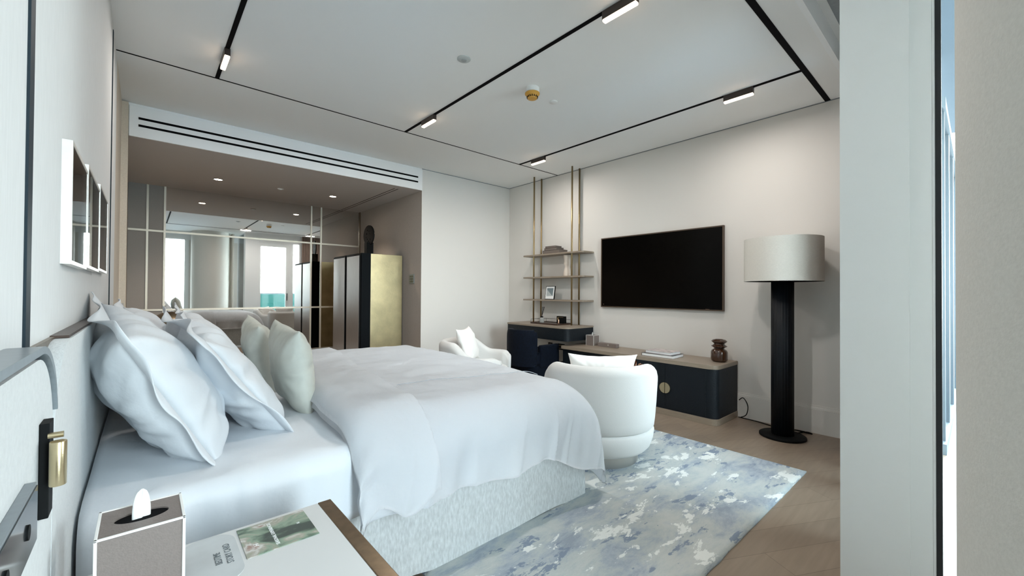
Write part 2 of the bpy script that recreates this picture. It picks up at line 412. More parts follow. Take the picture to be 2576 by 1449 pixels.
t = thing('smoke_detector', (2.34, 2.40, H), 'white smoke detector with a yellow dust cap on the ceiling', 'smoke detector')
lathe('base', [(0, 0.001), (.056, 0.001), (.056, -.036), (.05, -.042), (0, -.042)], (2.34, 2.40, H), M['plastic'], t, 40)
lathe('dust_cap', [(.045, -.038), (.060, -.042), (.060, -.050), (.044, -.068), (.038, -.086), (0, -.090)], (2.34, 2.40, H), M['yellow'], t, 40)
bm = bmesh.new()
for k in range(16):
    a = 2*math.pi*k/16; c = Vector((2.34+.0425*math.cos(a), 2.40+.0425*math.sin(a), H-.072))
    bmesh.ops.create_cube(bm, size=1, matrix=Matrix.Translation(c) @ Matrix.Rotation(a, 4, 'Z') @ Matrix.Diagonal((.006, .006, .017, 1)))
from_bm('vent', bm, M['slot'], t)

# track luminaires
tl = None
for (x, y, lab) in ((2.01, 1.352, 'linear track light on the middle track, nearest the camera'), (2.01, 3.47, 'linear track light at the far end of the middle track'),
                    (3.62, 1.30, 'linear track light on the television side track, near the black slot'), (3.62, 3.60, 'linear track light on the television side track above the desk'),
                    (.41, 3.51, 'linear track light on the track by the headboard wall')):
    if tl is None:
        tl = thing('track_light', (x, y, H), lab, 'track light', 'linear track lights'); d = tl
        box('housing', (x-.017, y-.112, H-.052), (x+.017, y+.112, H-.003), mat('bronze_black_housing', (.03, .02, .017), .4), d, .001)
        box('diffuser', (x-.015, y-.110, H-.066), (x+.015, y+.110, H-.050), M['glow'], d, .004)
    else:
        d = copy_tree(tl); d.location = (x, y, H); d['label'] = lab

for x, y in ((2.01, 1.352), (2.01, 3.47), (3.62, 1.30), (3.62, 3.60), (.41, 3.51)):
    area('track_lamp', (x, y, H-.068), .22, .03, (0, 0, 0), TRACKP*(.35 if x < 1 else (1 if x < 3 else .55)), (1, .94, .88))
# ================================================================= window side (behind and right of the camera)
def fluted(name, pts_xy, z0, z1, m, parent=None, thick=.006):
    bm = bmesh.new(); nz_ = 10; rows = []
    for k in range(nz_+1):
        z = z0+(z1-z0)*k/nz_; rows.append([bm.verts.new((p[0], p[1], z)) for p in pts_xy])
    for a, b in zip(rows, rows[1:]):
        for i in range(len(a)-1): bm.faces.new((a[i], a[i+1], b[i+1], b[i]))
    g_ = bmesh.ops.solidify(bm, geom=bm.faces[:], thickness=thick)
    return from_bm(name, bm, m, parent, True)
# pier between the side glass and the balcony door
PX = 2.156
struct(box('wall_pier', (PX, .172, 0), (2.50, .381, 3.0), M['white_trim']))
struct(box('trim_10', (PX+.003, .112, 0), (2.50, .172, 3.0), M['white_trim']), 'white window jamb beside the pier')
struct(box('trim_11', (PX+.006, .104, 0), (PX+.03, .1115, 3.0), M['white']), 'white strip painted as the reflection on the side window glass edge')  # white strip stands in for the bright reflection along the glass edge
struct(box('trim_12', (PX+.004, .088, 0), (PX+.034, .104, 3.0), M['gasket']), 'black gasket of the side window')
# side window, glass running back to the corner
w = box('window_1', (PX+.012, -.95, .06), (PX+.022, .09, H+.1), M['glass']); struct(w)
struct(boxes('trim_13', [((PX, -1.0, 0), (PX+.05, .09, .06)), ((PX, -1.05, 0), (PX+.06, -.94, H)), ((PX, -1.0, H-.001), (PX+.05, .12, H+.2))], M['white_trim']), 'white frame of the side window')
# south window behind the camera
struct(box('window_2', (-.16, -.985, .08), (PX, -.975, 2.65), M['glass']))
struct(boxes('trim_14', [((-.3, -1.02, 0), (PX, -.94, .08)), ((-.3, -1.05, 2.65), (PX+.1, -.93, H)), ((.87, -1.02, .08), (.97, -.94, 2.65)), ((.30, -1.02, .08), (.36, -.94, 2.65))], M['white_trim']), 'white frame of the window behind the camera')
struct(boxes('wall_added_infill', [((-.3, -1.05, 0), (.30, -.94, 2.65)), ((.97, -1.05, 0), (PX, -.94, 2.65))], M['wall']))  # unseen wall sections added to cut the window light on the bed
# balcony door
dr = thing('door_1', (2.87, .34, 0), 'glazed balcony door in a white frame', 'door'); dr['kind'] = 'structure'; del dr['category']
boxes('door_frame', [((2.50, .30, 0), (2.545, .375, 2.55)), ((3.20, .30, 0), (3.30, .375, 2.55)), ((2.545, .30, 0), (3.20, .375, .06)), ((2.545, .30, 2.49), (3.20, .375, 2.55))], M['white_trim'], dr)
box('pane', (2.545, .335, .06), (3.20, .345, 2.49), M['glass'], dr)
boxes('door_handle', [((3.225, .375, 1.0), (3.245, .40, 1.02)), ((3.225, .392, .90), (3.245, .40, 1.12))], M['black'], dr)
struct(box('window_3', (3.40, .335, .06), (3.56, .345, 2.62), M['glass']))
struct(boxes('wall_balcony', [((3.30, .30, 0), (3.40, .381, 3.0)), ((3.40, .30, 0), (3.56, .381, .06)), ((3.40, .30, 2.62), (3.56, .381, 3.0)), ((3.56, .30, 0), (4.5, .381, 3.0)), ((2.50, .30, 2.55), (3.30, .381, 3.0))], M['white_trim']))
struct(boxes('trim_15', [((2.50, .381, 2.60), (3.56, .40, 2.62)), ((2.50, .381, 2.72), (3.56, .392, 2.735))], M['white_trim']), 'moulding over the balcony door')
# round column close on the right
struct(lathe('wall_column', [(.456, 0), (.456, H)], (1.44, -.42, 0), M['column'], n=96))
# curtains
pts = [(1.94+.035*math.sin(i*1.25), -.86+.66*i/70) for i in range(71)]
tag(fluted('curtain', pts, .015, H-.02, M['curtain']), 'beige gathered curtain hanging between the round column and the side glass', 'curtain')
pts = [(3.60+.68*i/80, .52+.035*math.sin(i*1.1)) for i in range(81)]
tag(fluted('curtain', pts, .015, 2.90, M['sheer']), 'blush pleated curtain hanging in the corner by the floor lamp', 'curtain')
# balcony outside
struct(box('floor_balcony', (PX+.06, -1.4, -.12), (9.5, .29, -.02), M['balc']))
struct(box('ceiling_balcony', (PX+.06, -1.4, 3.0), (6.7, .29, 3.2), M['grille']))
struct(box('ceiling_sky_blocker', (-.6, -2.4, 3.0), (PX+.06, -1.06, 3.2), M['grille']))  # unseen slab added to block the high sky over the south window
struct(box('wall_outside', (4.5, .22, 0), (9.0, .30, 2.7), mat('grey_blue_cladding', (.02, .035, .05), .5)))
bm = bmesh.new()
for xx in (4.6, 5.3, 5.38, 6.2, 6.28, 7.3, 7.38, 8.6): add_box(bm, (xx, .17, 0), (xx+.05, .221, 2.7))
add_box(bm, (4.5, .16, 2.62), (9.0, .221, 2.7)); add_box(bm, (4.5, .16, 0), (9.0, .221, .08))
struct(from_bm('trim_16', bm, mat('anodised_frame', (.12, .15, .17), .5)), 'pale sliding window frames along the outside wall')
bl = thing('balustrade', (3.5, -1.3, 0), 'teal glass balustrade with a dark rail outside the balcony door', 'balustrade')
box('glass_panel', (2.2, -1.31, -.02), (9.5, -1.295, 1.08), M['teal_glass'], bl)
box('handrail', (2.2, -1.325, 1.08), (9.5, -1.28, 1.12), M['slate'], bl)
# far building seen through the south window
b = thing('office_tower', (1.0, -60, -30), 'pale blue tower seen far off through the left window in the mirror', 'building')
box('tower_body', (-14, -70, -60), (7, -58, -1.0), M['sea_bldg'], b)
bm = bmesh.new()
for i in range(10): add_box(bm, (-14+i*2.1, -58.1, -60), (-13.7+i*2.1, -57.9, -1))
for k in range(8): add_box(bm, (-14, -58.1, -2-k*2.6), (7, -57.9, -1.8-k*2.6))
add_box(bm, (-9, -60, -1), (1, -59.6, 1.2)); add_box(bm, (-5, -62, -1), (-4.6, -61.6, 4))
from_bm('window_grid', bm, M['white_trim'], b)

# ================================================================= rug
def rug():
    bm = bmesh.new(); x0, y0, x1, y1 = .90, .772, 3.35, 3.95; nx, ny = 90, 110
    g_ = [[None]*(ny+1) for _ in range(nx+1)]
    for i in range(nx+1):
        for j in range(ny+1):
            x = x0+(x1-x0)*i/nx; y = y0+(y1-y0)*j/ny
            if i in (0, nx): x += .004*noise.noise(Vector((y*9, 1, 0)))
            if j in (0, ny): y += .004*noise.noise(Vector((x*9, 5, 0)))
            z = .016 if 0 < i < nx and 0 < j < ny else .008
            g_[i][j] = bm.verts.new((x, y, z+.001*noise.noise(Vector((x*30, y*30, 0)))))
    for i in range(nx):
        for j in range(ny): bm.faces.new((g_[i][j], g_[i+1][j], g_[i+1][j+1], g_[i][j+1]))
    bd = [e_ for e_ in bm.edges if e_.is_boundary]
    r_ = bmesh.ops.extrude_edge_only(bm, edges=bd)
    for v in r_['geom']:
        if isinstance(v, bmesh.types.BMVert): v.co.z = 0
    return tag(from_bm('rug', bm, M['rug'], None, True), 'large blue grey and ivory abstract rug under the bed foot and armchairs', 'rug')
rug()

# ================================================================= headboard
XH = XW+.035       # face of the headboard panels
hb = thing('headboard', (XW, 2.5, 0), 'pale upholstered headboard in rounded panels along the wall', 'headboard')
def hb_panel(y0, y1, z1, r0, r1, lab=None):
    pts = [(y0, .02), (y1, .02)]
    for i in range(13):
        t = R(90*i/12); pts.append((y1-r1+r1*math.cos(t), z1-r1+r1*math.sin(t)))
    for i in range(13):
        t = R(90+90*i/12); pts.append((y0+r0+r0*math.cos(t), z1-r0+r0*math.sin(t)))
    return prism('upholstered_panel', pts, XW+.006, XH, M['hb_uph'], hb, .006, ax=0)
hb_panel(.30, 1.165, 1.085, .03, .16)
hb_panel(1.172, 3.93, 1.085, .22, .16)
hb_panel(3.937, 4.85, 1.085, .16, .03)
box('bronze_backing', (XW, .30, .02), (XW+.008, 4.85, 1.09), M['bronze'], hb)
# slate cap over the near panel, bending down at its corner
def cap(y0, y1, flip=False):
    path = [(y0, 1.095)]; r = .17
    for i in range(13):
        t = R(90-90*i/12*.82); path.append((y1-r+r*math.cos(t), 1.095-r+r*math.sin(t)))
    bm = bmesh.new(); n = len(path); th = .012; L_ = []
    for i, (y, z) in enumerate(path):
        a = path[max(i-1, 0)]; b_ = path[min(i+1, n-1)]
        d = Vector((b_[0]-a[0], b_[1]-a[1])).normalized(); nn = Vector((-d.y, d.x)); nn = nn if nn.y > 0 or nn.x > 0 else -nn
        k = 1 - .55*max(0, i-8)/6
        L_.append([bm.verts.new(p) for p in ((XW, y, z), (XH+.006, y, z), (XH+.006, y+nn.x*th*k, z+nn.y*th*k), (XW, y+nn.x*th*k, z+nn.y*th*k))])
    for a, b_ in zip(L_, L_[1:]):
        for k in range(4): bm.faces.new((a[k], a[(k+1) % 4], b_[(k+1) % 4], b_[k]))
    bm.faces.new(L_[0]); bm.faces.new(L_[-1])
    return from_bm('slate_cap', bm, M['slate'], hb)
cap(.30, 1.168)
box('wooden_ledge', (XW, 1.42, 1.086), (XH-.004, 3.80, 1.092), M['dark_wood'], hb)
# reading light
rl = thing('reading_light', (XH, 1.12, .93), 'brass reading light on a black bar mounted on the headboard', 'wall light')
box('mounting_bar', (XH, 1.02, .822), (XH+.012, 1.062, .978), M['black'], rl, .001)
lathe('lamp_head', [(0, .0), (.0098, .0), (.0104, .001), (.0104, .0705), (.0098, .0715), (0, .0715)], (XH+.0235, 1.005, .879), M['brass'], rl, 40)
lathe('pivot', [(0, 0), (.005, 0), (.005, .018), (0, .018)], (XH+.010, 1.022, .957), M['brass'], rl, 16, 'X')
# switch plate
sw = thing('bedside_switch_panel', (XH, .85, .8), 'long black glass switch panel on the headboard above the nightstand', 'switch panel')
box('body', (XH, .40, .834), (XH+.012, .915, .919), M['slate'], sw, .001)
box('glass_face', (XH+.012, .404, .837), (XH+.0135, .911, .915), mat('smoked_glass', (.03, .035, .04), .12, spec=.8), sw)
for yy in (.60, .72, .84): lathe('button', [(0, 0), (.010, 0), (.010, .002), (0, .002)], (XH+.0135, yy, .876), M['black'], sw, 24, 'X')

# ================================================================= bed
BY0, BY1, BX1 = 1.555, 3.56, 1.965
bed = thing('bed', (1.0, 2.55, 0), 'king size bed with a grey skirted base and white fitted sheet', 'bed')
def skirt():
    bm = bmesh.new(); pts = []
    def side(a, b, n):
        for i in range(n): pts.append((a[0]+(b[0]-a[0])*i/n, a[1]+(b[1]-a[1])*i/n))
    side((XH+.01, BY0), (BX1, BY0), 60); side((BX1, BY0), (BX1, BY1), 50); side((BX1, BY1), (XH+.01, BY1), 40); side((XH+.01, BY1), (XH+.01, BY0), 10)
    cx, cyy = 1.0, 2.55; rows = []
    for k in range(9):
        f = k/8; z = .012+(.38-.012)*f; row = []
        for (x, y) in pts:
            fl = (1-f)*.012*noise.noise(Vector((x*2.2, y*2.2, 3))); dx = fl if abs(y-BY0) > .001 else 0
            yy = y-abs(fl)*1.3-(1-f)*.004 if abs(y-BY0) < .001 else y
            zz = z + ((1-f)*(.05*max(0, noise.noise(Vector((x*2.4, y*2.4, 8)))+.12)) if k < 8 else 0)
            row.append(bm.verts.new((x+dx, yy, max(zz, .004))))
        rows.append(row)
    n = len(pts)
    for a, b_ in zip(rows, rows[1:]):
        for i in range(n): bm.faces.new((a[i], a[(i+1) % n], b_[(i+1) % n], b_[i]))
    bm.faces.new(rows[-1])
    return from_bm('skirted_base', bm, M['skirt'], bed, False)
skirt()
def mattress():
    bm = bmesh.new(); z0, z1 = .36, .62; nx, ns = 90, 70
    # cross section in (y,z): rounded box, near side slightly bulging
    y0, y1 = BY0-.02, BY1+.01; r = .07; sec = []
    def arc(cx_, cz_, a0, a1, n=7):
        for i in range(n+1):
            t = R(a0+(a1-a0)*i/n); sec.append((cx_+r*math.cos(t), cz_+r*math.sin(t)))
    for i in range(8): sec.append((y0, z0+(z1-r-z0)*i/8))
    arc(y0+r, z1-r, 180, 90)
    for i in range(1, 40): sec.append((y0+r+(y1-y0-2*r)*i/40, z1))
    arc(y1-r, z1-r, 90, 0)
    for i in range(1, 8): sec.append((y1, z1-r-(z1-r-z0)*i/8))
    sec.append((y1, z0)); rows = []
    for i in range(nx+1):
        x = XH+.008+(1.87-XH-.008)*i/nx; row = []
        for (y, z) in sec:
            w_ = 1 if z < .58 else .45
            d = .009*noise.noise(Vector((x*7, z*2.0+y*1.5, 2)))+.006*noise.noise(Vector((x*19+y*6, z*4+y*5, 9)))
            yy = y; zz = z
            if y < y0+r:
                yy -= .5*d*3*w_ + (.012 if x < .28 else 0)*(1 if z > z0 else 1) + .035*max(0, 1-(x-XH)/.28)**1.0
                if x < .28: zz = z
            elif z > .6: zz += d*1.2
            # rounded head corner of the sheet
            row.append(bm.verts.new((x, yy, zz)))
        rows.append(row)
    for a, b_ in zip(rows, rows[1:]):
        for k in range(len(a)-1): bm.faces.new((a[k], a[k+1], b_[k+1], b_[k]))
    bm.faces.new(rows[0]); bm.faces.new(rows[-1])
    for a, b_ in zip(rows, rows[1:]): bm.faces.new((a[0], b_[0], b_[-1], a[-1]))
    return from_bm('mattress_with_sheet', bm, M['bed_linen'], bed, True)
mattress()

def sstep(a, b, x):
    t = max(0, min(1, (x-a)/(b-a))); return t*t*(3-2*t)
def drape(p, q, off=0.):
    """unrolled cloth (p along the bed, q across) -> point on the duvet"""
    ZT = .705; XA0, RX = 1.73, .31; YA0, RY = 1.70, .22; YB0 = 3.40
    def bend(s, r, flare):
        if s <= 0: return s, 0.
        L_ = r*math.pi/2
        if s < L_: a = s/r; return r*math.sin(a), r*(1-math.cos(a))
        return r+(s-L_)*flare, r+(s-L_)
    dx, gx = bend(p-XA0, RX, .07); x = XA0+dx
    if q < (YA0+YB0)/2: dy, gy = bend(YA0-q, RY, .10); y = YA0-dy
    else: dy, gy = bend(q-YB0, RY, .10); y = YB0+dy
    g_ = (gx**1.5+gy**1.5)**(1/1.5) if gx > 0 and gy > 0 else gx+gy
    z = ZT-g_
    # puffiness
    top = max(0, 1-g_/.25)
    z += top*(.020*noise.noise(Vector((p*1.5, q*1.2, 4)))+.012*math.sin((q-1.6)*1.6))
    lift = .035*math.exp(-((p-1.35)/.5)**2-((q-3.0)/.5)**2); z += lift
    # head edge rolls down to the sheet
    e0 = .585+.05*(q-1.8) if q > 1.8 else .585
    s = (p-e0)/.12
    if s < 1: z -= .068*(1-math.sqrt(max(0, 1-(1-max(s, 0))**2)))*(1 if g_ < .3 else .4)
    # folds: long vertical wrinkles on the hanging part
    hang = sstep(.04, .4, gy) if q < 2.5 else sstep(.04, .3, gy)
    n1 = noise.noise(Vector((p*4.2+.9*g_, g_*1.0, 1.7))); n2 = noise.noise(Vector((p*11+3.5*g_, g_*1.7, 6.1)))
    rid = (1-abs(noise.noise(Vector((p*6.0+2.2*g_, g_*1.3, 12.))))*2.4)**3
    wr = hang*(.050*n1+.026*n2+.022*rid)
    nearhead = math.exp(-(p-.585)/.10)
    wr += nearhead*.014*math.sin(q*26+6*noise.noise(Vector((q*3, p*4, 0))))*sstep(0, .1, gy+.03)
    hx = sstep(.04, .4, gx); m1 = noise.noise(Vector((q*3.4, g_*.8, 21.7))); m2 = noise.noise(Vector((q*9+2*g_, g_*1.5, 26.1)))
    wx = hx*(.03*m1+.016*m2)
    tiny = .006*noise.noise(Vector((p*3.2, q*5.5, 9.3)))+.0035*noise.noise(Vector((p*14, q*11, 3.3)))+.004*noise.noise(Vector((p*5, q*9, 7.3)))
    sgn = -1 if q < 2.5 else 1
    y += sgn*(wr+off*min(1, gy/.2)); x += wx+off*min(1, gx/.2)
    z += tiny*top + off*max(0, 1-g_/.2)
    if z < .075: z = .075 + .012*noise.noise(Vector((p*12, q*12, 0)))
    return Vector((x, y, z))
def hemq(p):
    """near hem position in q: hangs a little lower toward the foot"""
    L_ = .22*math.pi/2
    drop = .35 - .015*math.sin(p*3) + .12*sstep(1.5, 1.85, p) - .06*sstep(2.0, 2.4, p)
    base = 1.70-L_-(drop-.22)
    return base - .015*noise.noise(Vector((p*3.5, 0, 5)))
def cloth(name, p0f, p1f, q0f, q1, np_, nq, off, m, thick, parent=None):
    bm = bmesh.new(); G = []
    for i in range(np_+1):
        row = []
        for j in range(nq+1):
            u_ = i/np_; v_ = j/nq
            pm = .585+(2.5-.585)*u_
            q = q0f(pm)*(1-v_)+q1*v_ if callable(q0f) else q0f+(q1-q0f)*v_
            p = p0f(q)*(1-u_)+p1f(q)*u_
            row.append(bm.verts.new(drape(p, q, off)))
        G.append(row)
    for i in range(np_):
        for j in range(nq): bm.faces.new((G[i][j], G[i+1][j], G[i+1][j+1], G[i][j+1]))
    bmesh.ops.solidify(bm, geom=bm.faces[:], thickness=thick)
    return from_bm(name, bm, m, parent, True)
ed = lambda q: .585+.05*(q-1.8) if q > 1.8 else .585
dv = thing('duvet', (1.3, 2.5, .62), 'white duvet spread over the bed, its head end folded back', 'duvet')
cloth('main_spread', ed, lambda q: 1.73+.31*math.pi/2+.30+.015*math.sin(q*7), hemq, 3.85, 240, 220, 0., M['duvet'], -.012, dv)
fe = lambda q: (.90+.10*max(0, q-1.75)+.03*max(0, q-2.2)) - .02*max(0, 1.6-q)
cloth('folded_back_band', lambda q: ed(q)-.004, fe, lambda p: 1.262+.03*math.sin((p-.6)*4.5), 3.75, 46, 170, .030, M['duvet'], -.012, dv)
# pressed seam along the bed, its crease shade painted as a dark thread
tube('seam', [drape(p, 1.985-.14*(p-1.0), .010) for p in [.98+.05*i for i in range(19)]], .0016, mat('seam_painted_shade', (.40, .43, .47), .7), dv, 6)

# ---------------- pillows
def pillow(name, w, h, t, flange, seed, m, centre, yaw, tilt, lab, cat, group=None, wrinkle=1., pinch=.05, roll=0., flap=0.):
    """w across, h high, t thick; leaning back by tilt; yaw 0 = facing +X"""
    n = 56; bm = bmesh.new()
    W2, H2 = w/2, h/2
    def shape(u, v):
        # outline with pinched sides
        x = u*W2*(1-pinch*(1-v*v)); y = v*H2*(1-pinch*(1-u*u)); return x, y
    def thick(u, v):
        a = max(0, 1-abs(u)**2.6); b_ = max(0, 1-abs(v)**2.6)
        return (t/2)*(a*b_)**.55
    G = {}
    for s in (1, -1):
        for i in range(n+1):
            for j in range(n+1):
                u = -1+2*i/n; v = -1+2*j/n
                if s < 0 and (i in (0, n) or j in (0, n)): G[(s, i, j)] = G[(1, i, j)]; continue
                x, y = shape(u, v); z = s*thick(u, v)
                e_ = max(abs(u), abs(v))
                P = Vector((x*4, y*4, seed+s*3.1))
                wv = .014*noise.noise(P)+.008*noise.noise(P*2.7)+.009*(abs(noise.noise(Vector((x*7+y*3, y*2.5-x*1.5, seed+9))))*2-.5)
                # radial creases from corners / edges
                ang = math.atan2(v, u); cr = noise.noise(Vector((ang*4.5, e_*1.2, seed+s*7)))
                wv += .014*cr*sstep(.35, .85, e_)
                z += s*wrinkle*wv*min(1, thick(u, v)/(t*.12))
                G[(s, i, j)] = bm.verts.new((x, y, z))
    for s in (1, -1):
        for i in range(n):
            for j in range(n):
                f = [G[(s, i, j)], G[(s, i+1, j)], G[(s, i+1, j+1)], G[(s, i, j+1)]]
                if s < 0: f.reverse()
                bm.faces.new(f)
    o = None
    if flange:
        # flat border (oxford edge) all round, waving
        loop = [(i, 0) for i in range(n)]+[(n, j) for j in range(n)]+[(i, n) for i in range(n, 0, -1)]+[(0, j) for j in range(n, 0, -1)]
        prevr = None; rows = []
        for k in range(6):
            row = []
            for (i, j) in loop:
                c = G[(1, i, j)].co; u = -1+2*i/n; v = -1+2*j/n
                dirv = Vector((u if abs(u) >= .999 else 0, v if abs(v) >= .999 else 0, 0))
                if k == 0: row.append(G[(1, i, j)]); continue
                dirv = dirv*(.62 if dirv.length > 1.2 else 1.0); f = k/5; wob = noise.noise(Vector((c.x*4.5, c.y*4.5, seed)))
                q = c+dirv*flange*f+Vector((0, 0, f*f*(.060*wob+flap)))
                row.append(bm.verts.new(q))
            rows.append(row)
        fl = []
        for a, b_ in zip(rows, rows[1:]):
            for k in range(len(a)): fl.append(bm.faces.new((a[k], a[(k+1) % len(a)], b_[(k+1) % len(a)], b_[k])))
    me = bpy.data.meshes.new(name)
    # soft sag: bottom spreads
    for v in bm.verts:
        f = sstep(-.1, -1, v.co.y/H2); v.co.z *= 1+.12*f
    R3 = Matrix.Rotation(yaw, 4, 'Z')
    ex = Vector((0, 1, 0)); ey = Vector((-math.sin(tilt), 0, math.cos(tilt))); ez = ex.cross(ey)
    B = Matrix((ex, ey, ez)).transposed().to_4x4()
    B = R3 @ B @ Matrix.Rotation(roll, 4, 'Z')
    zmin = 1e9
    for v in bm.verts:
        v.co = B @ v.co + Vector(centre)
    bm.to_mesh(me); bm.free(); me.materials.append(m)
    for p in me.polygons: p.use_smooth = True
    o = bpy.data.objects.new(name, me); col.objects.link(o)
    if flange:
        md = o.modifiers.new('thickness', 'SOLIDIFY'); md.thickness = .003
    return tag(o, lab, cat, group)
PG = 'large white bed pillows'
BL = M['bed_linen']
pillow('pillow', .70, .55, .28, .055, 3.0, BL, (.04, 2.04, .86), R(2), R(29), 'largest white pillow at the near side, leaning on the headboard', 'pillow', PG, 1.6, .05, R(9), .0)
pillow('pillow', .76, .55, .26, .05, 11.0, BL, (.045, 2.90, .84), R(0), R(27), 'white pillow against the far half of the headboard', 'pillow', PG, 1.3, .05, R(3), .0)
pillow('pillow', .66, .53, .20, .055, 21.0, BL, (.275, 2.22, .83), R(4), R(36), 'white pillow in front of the largest one, second from the camera', 'pillow', PG, 1.4, .05, R(6), .0)
pillow('pillow', .72, .52, .20, .05, 31.0, BL, (.31, 3.00, .84), R(0), R(34), 'white pillow at the far side behind the sage cushion', 'pillow', PG, 1.3, .05, R(3), .0)
pillow('cushion', .46, .43, .17, 0, 41.0, M['cushion'], (.565, 2.30, .82), R(0), R(9), 'sage grey square cushion nearest the camera, resting by the duvet edge', 'cushion', 'sage cushions on the bed', .8, .10, R(4))
pillow('cushion', .46, .43, .17, 0, 51.0, M['cushion'], (.535, 2.86, .82), R(-4), R(14), 'sage grey square cushion behind the near one, on the far half of the bed', 'cushion', 'sage cushions on the bed', .8, .10, R(6))

# ================================================================= near nightstand
NZ = .58
ns = thing('nightstand', (.15, 1.0, 0), 'white topped nightstand with a bronze edge beside the bed', 'nightstand')
box('top', (XH+.005, .55, NZ-.022), (.388, 1.285, NZ), M['stone'], ns, .002)
box('bronze_edge', (.388, .55, NZ-.024), (.424, 1.285, NZ+.001), M['bronze'], ns, .002)
box('drawer_body', (XH+.01, .57, .16), (.40, 1.265, NZ-.024), M['hb_uph'], ns, .008)
box('drawer_front', (.400, .58, .20), (.412, 1.255, NZ-.05), M['hb_uph'], ns, .004)
for yy in (.62, 1.19): box('leg', (.33, yy, 0), (.36, yy+.03, .16), M['bronze'], ns); box('leg', (-.09, yy, 0), (-.06, yy+.03, .16), M['bronze'], ns)
# tissue box on it
def tissue_box(x0, y0, z0, s, h, lab, sc=1.):
    t = thing('tissue_box', (x0+s/2, y0+s/2, z0), lab, 'tissue box')
    bm = bmesh.new(); cx_, cyy = x0+s/2, y0+s/2
    add_box(bm, (x0, y0, z0), (x0+s, y0+s, z0+h-.004), .0015)
    from_bm('box_body', bm, M['taupe_leather'], t)
    # lid with an oval hole
    bm = bmesh.new(); n = 48; o_, i_ = [], []
    for k in range(n):
        a = 2*math.pi*k/n; c, s_ = math.cos(a), math.sin(a); q = max(abs(c), abs(s_))
        o_.append((cx_+(s/2)*c/q, cyy+(s/2)*s_/q)); i_.append((cx_+.33*s*c, cyy+.20*s*s_))
    for z in (z0+h-.004, z0+h):
        pass
    A = [bm.verts.new((*p, z0+h)) for p in o_]; B = [bm.verts.new((*p, z0+h)) for p in i_]; C = [bm.verts.new((*p, z0+h-.0038)) for p in i_]; D = [bm.verts.new((*p, z0+h-.0038)) for p in o_]
    for k in range(n):
        k2 = (k+1) % n
        for q in ((A, B), (B, C), (D, A)): bm.faces.new((q[0][k], q[0][k2], q[1][k2], q[1][k]))
    from_bm('lid', bm, M['taupe_leather'], t)
    bm = bmesh.new(); v = [bm.verts.new((cx_+.329*s*math.cos(2*math.pi*k/n), cyy+.199*s*math.sin(2*math.pi*k/n), z0+h-.0030)) for k in range(n)]; bm.faces.new(v)
    from_bm('opening', bm, M['slot'], t)
    p = .0025*sc
    L_ = []
    for (a, b_) in ((x0, y0), (x0+s, y0), (x0, y0+s), (x0+s, y0+s)): L_.append(((a-p, b_-p, z0), (a+p, b_+p, z0+h+p*.3)))
    for zz in (z0+h,):
        L_ += [((x0-p, y0-p, zz-p), (x0+s+p, y0+p, zz+p*.6)), ((x0-p, y0+s-p, zz-p), (x0+s+p, y0+s+p, zz+p*.6)), ((x0-p, y0-p, zz-p), (x0+p, y0+s+p, zz+p*.6)), ((x0+s-p, y0-p, zz-p), (x0+s+p, y0+s+p, zz+p*.6))]
    boxes('piping', L_, M['stitch'], t, p*.35)
    # tissue
    bm = bmesh.new(); rows = []; hh = .055*sc
    for k in range(13):
        f = k/12; row = []
        for j in range(28):
            a = 2*math.pi*j/28; r = (.0075*(1-f**3)**.5+.0012)*sc*(1+.35*math.cos(3*a+f*2)+.25*math.cos(5*a))
            row.append(bm.verts.new((cx_-.004*sc+r*math.cos(a)*1.25+.004*sc*f, cyy+r*math.sin(a)*.8+.003*sc*math.sin(f*3), z0+h-.006+hh*f*1.1)))
        rows.append(row)
    for a, b_ in zip(rows, rows[1:]):
        for k in range(28): bm.faces.new((a[k], a[(k+1) % 28], b_[(k+1) % 28], b_[k]))
    bm.faces.new(rows[-1])
    from_bm('tissue', bm, M['paper'], t, True)
    return t
tissue_box(-.062, 1.10, NZ, .131, .148, 'taupe leather tissue box with white piping on the nightstand')
# cards
def txt(parent, s, size, c, rotz, m, name='lettering', sx=1.):
    me = text_bm(s, size); o = bpy.data.objects.new(name, me); col.objects.link(o); me.materials.clear(); me.materials.append(m)
    me.transform(Matrix.Translation(c) @ Matrix.Rotation(rotz, 4, 'Z') @ Matrix.Diagonal((sx, 1, 1, 1)))
    o.parent = parent; o.matrix_parent_inverse = Matrix.Translation(-parent.location); return o
c1 = thing('story_card', (.115, 1.19, NZ), 'pale grey rounded card reading BEDTIME STORY CARD on the nightstand', 'card')
prism('card_sheet', rrect(.070, 1.06, .178, 1.28, (.045, .045, .045, .045)), NZ+.0002, NZ+.0014, M['card_grey'], c1)
txt(c1, 'BEDTIME', .019, (.136, 1.165, NZ+.0015), R(90), M['ink'], sx=.72)
txt(c1, 'STORY CARD', .019, (.157, 1.175, NZ+.0015), R(90), M['ink'], sx=.78)
c2 = thing('leaflet', (.26, 1.19, NZ), 'green watercolour leaflet beside the grey card on the nightstand', 'leaflet')
box('cover', (.186, 1.120, NZ+.0002), (.343, 1.268, NZ+.0022), M['leaflet'], c2)
txt(c2, 'SEASONAL EXPERIENCES', .0115, (.254, 1.194, NZ+.0022), R(90), M['paper'], sx=.92)
txt(c2, 'H', .016, (.212, 1.165, NZ+.0022), R(90), M['paper'], 'emblem'); txt(c2, 'H', .011, (.315, 1.205, NZ+.0022), R(90), M['paper'], 'emblem')

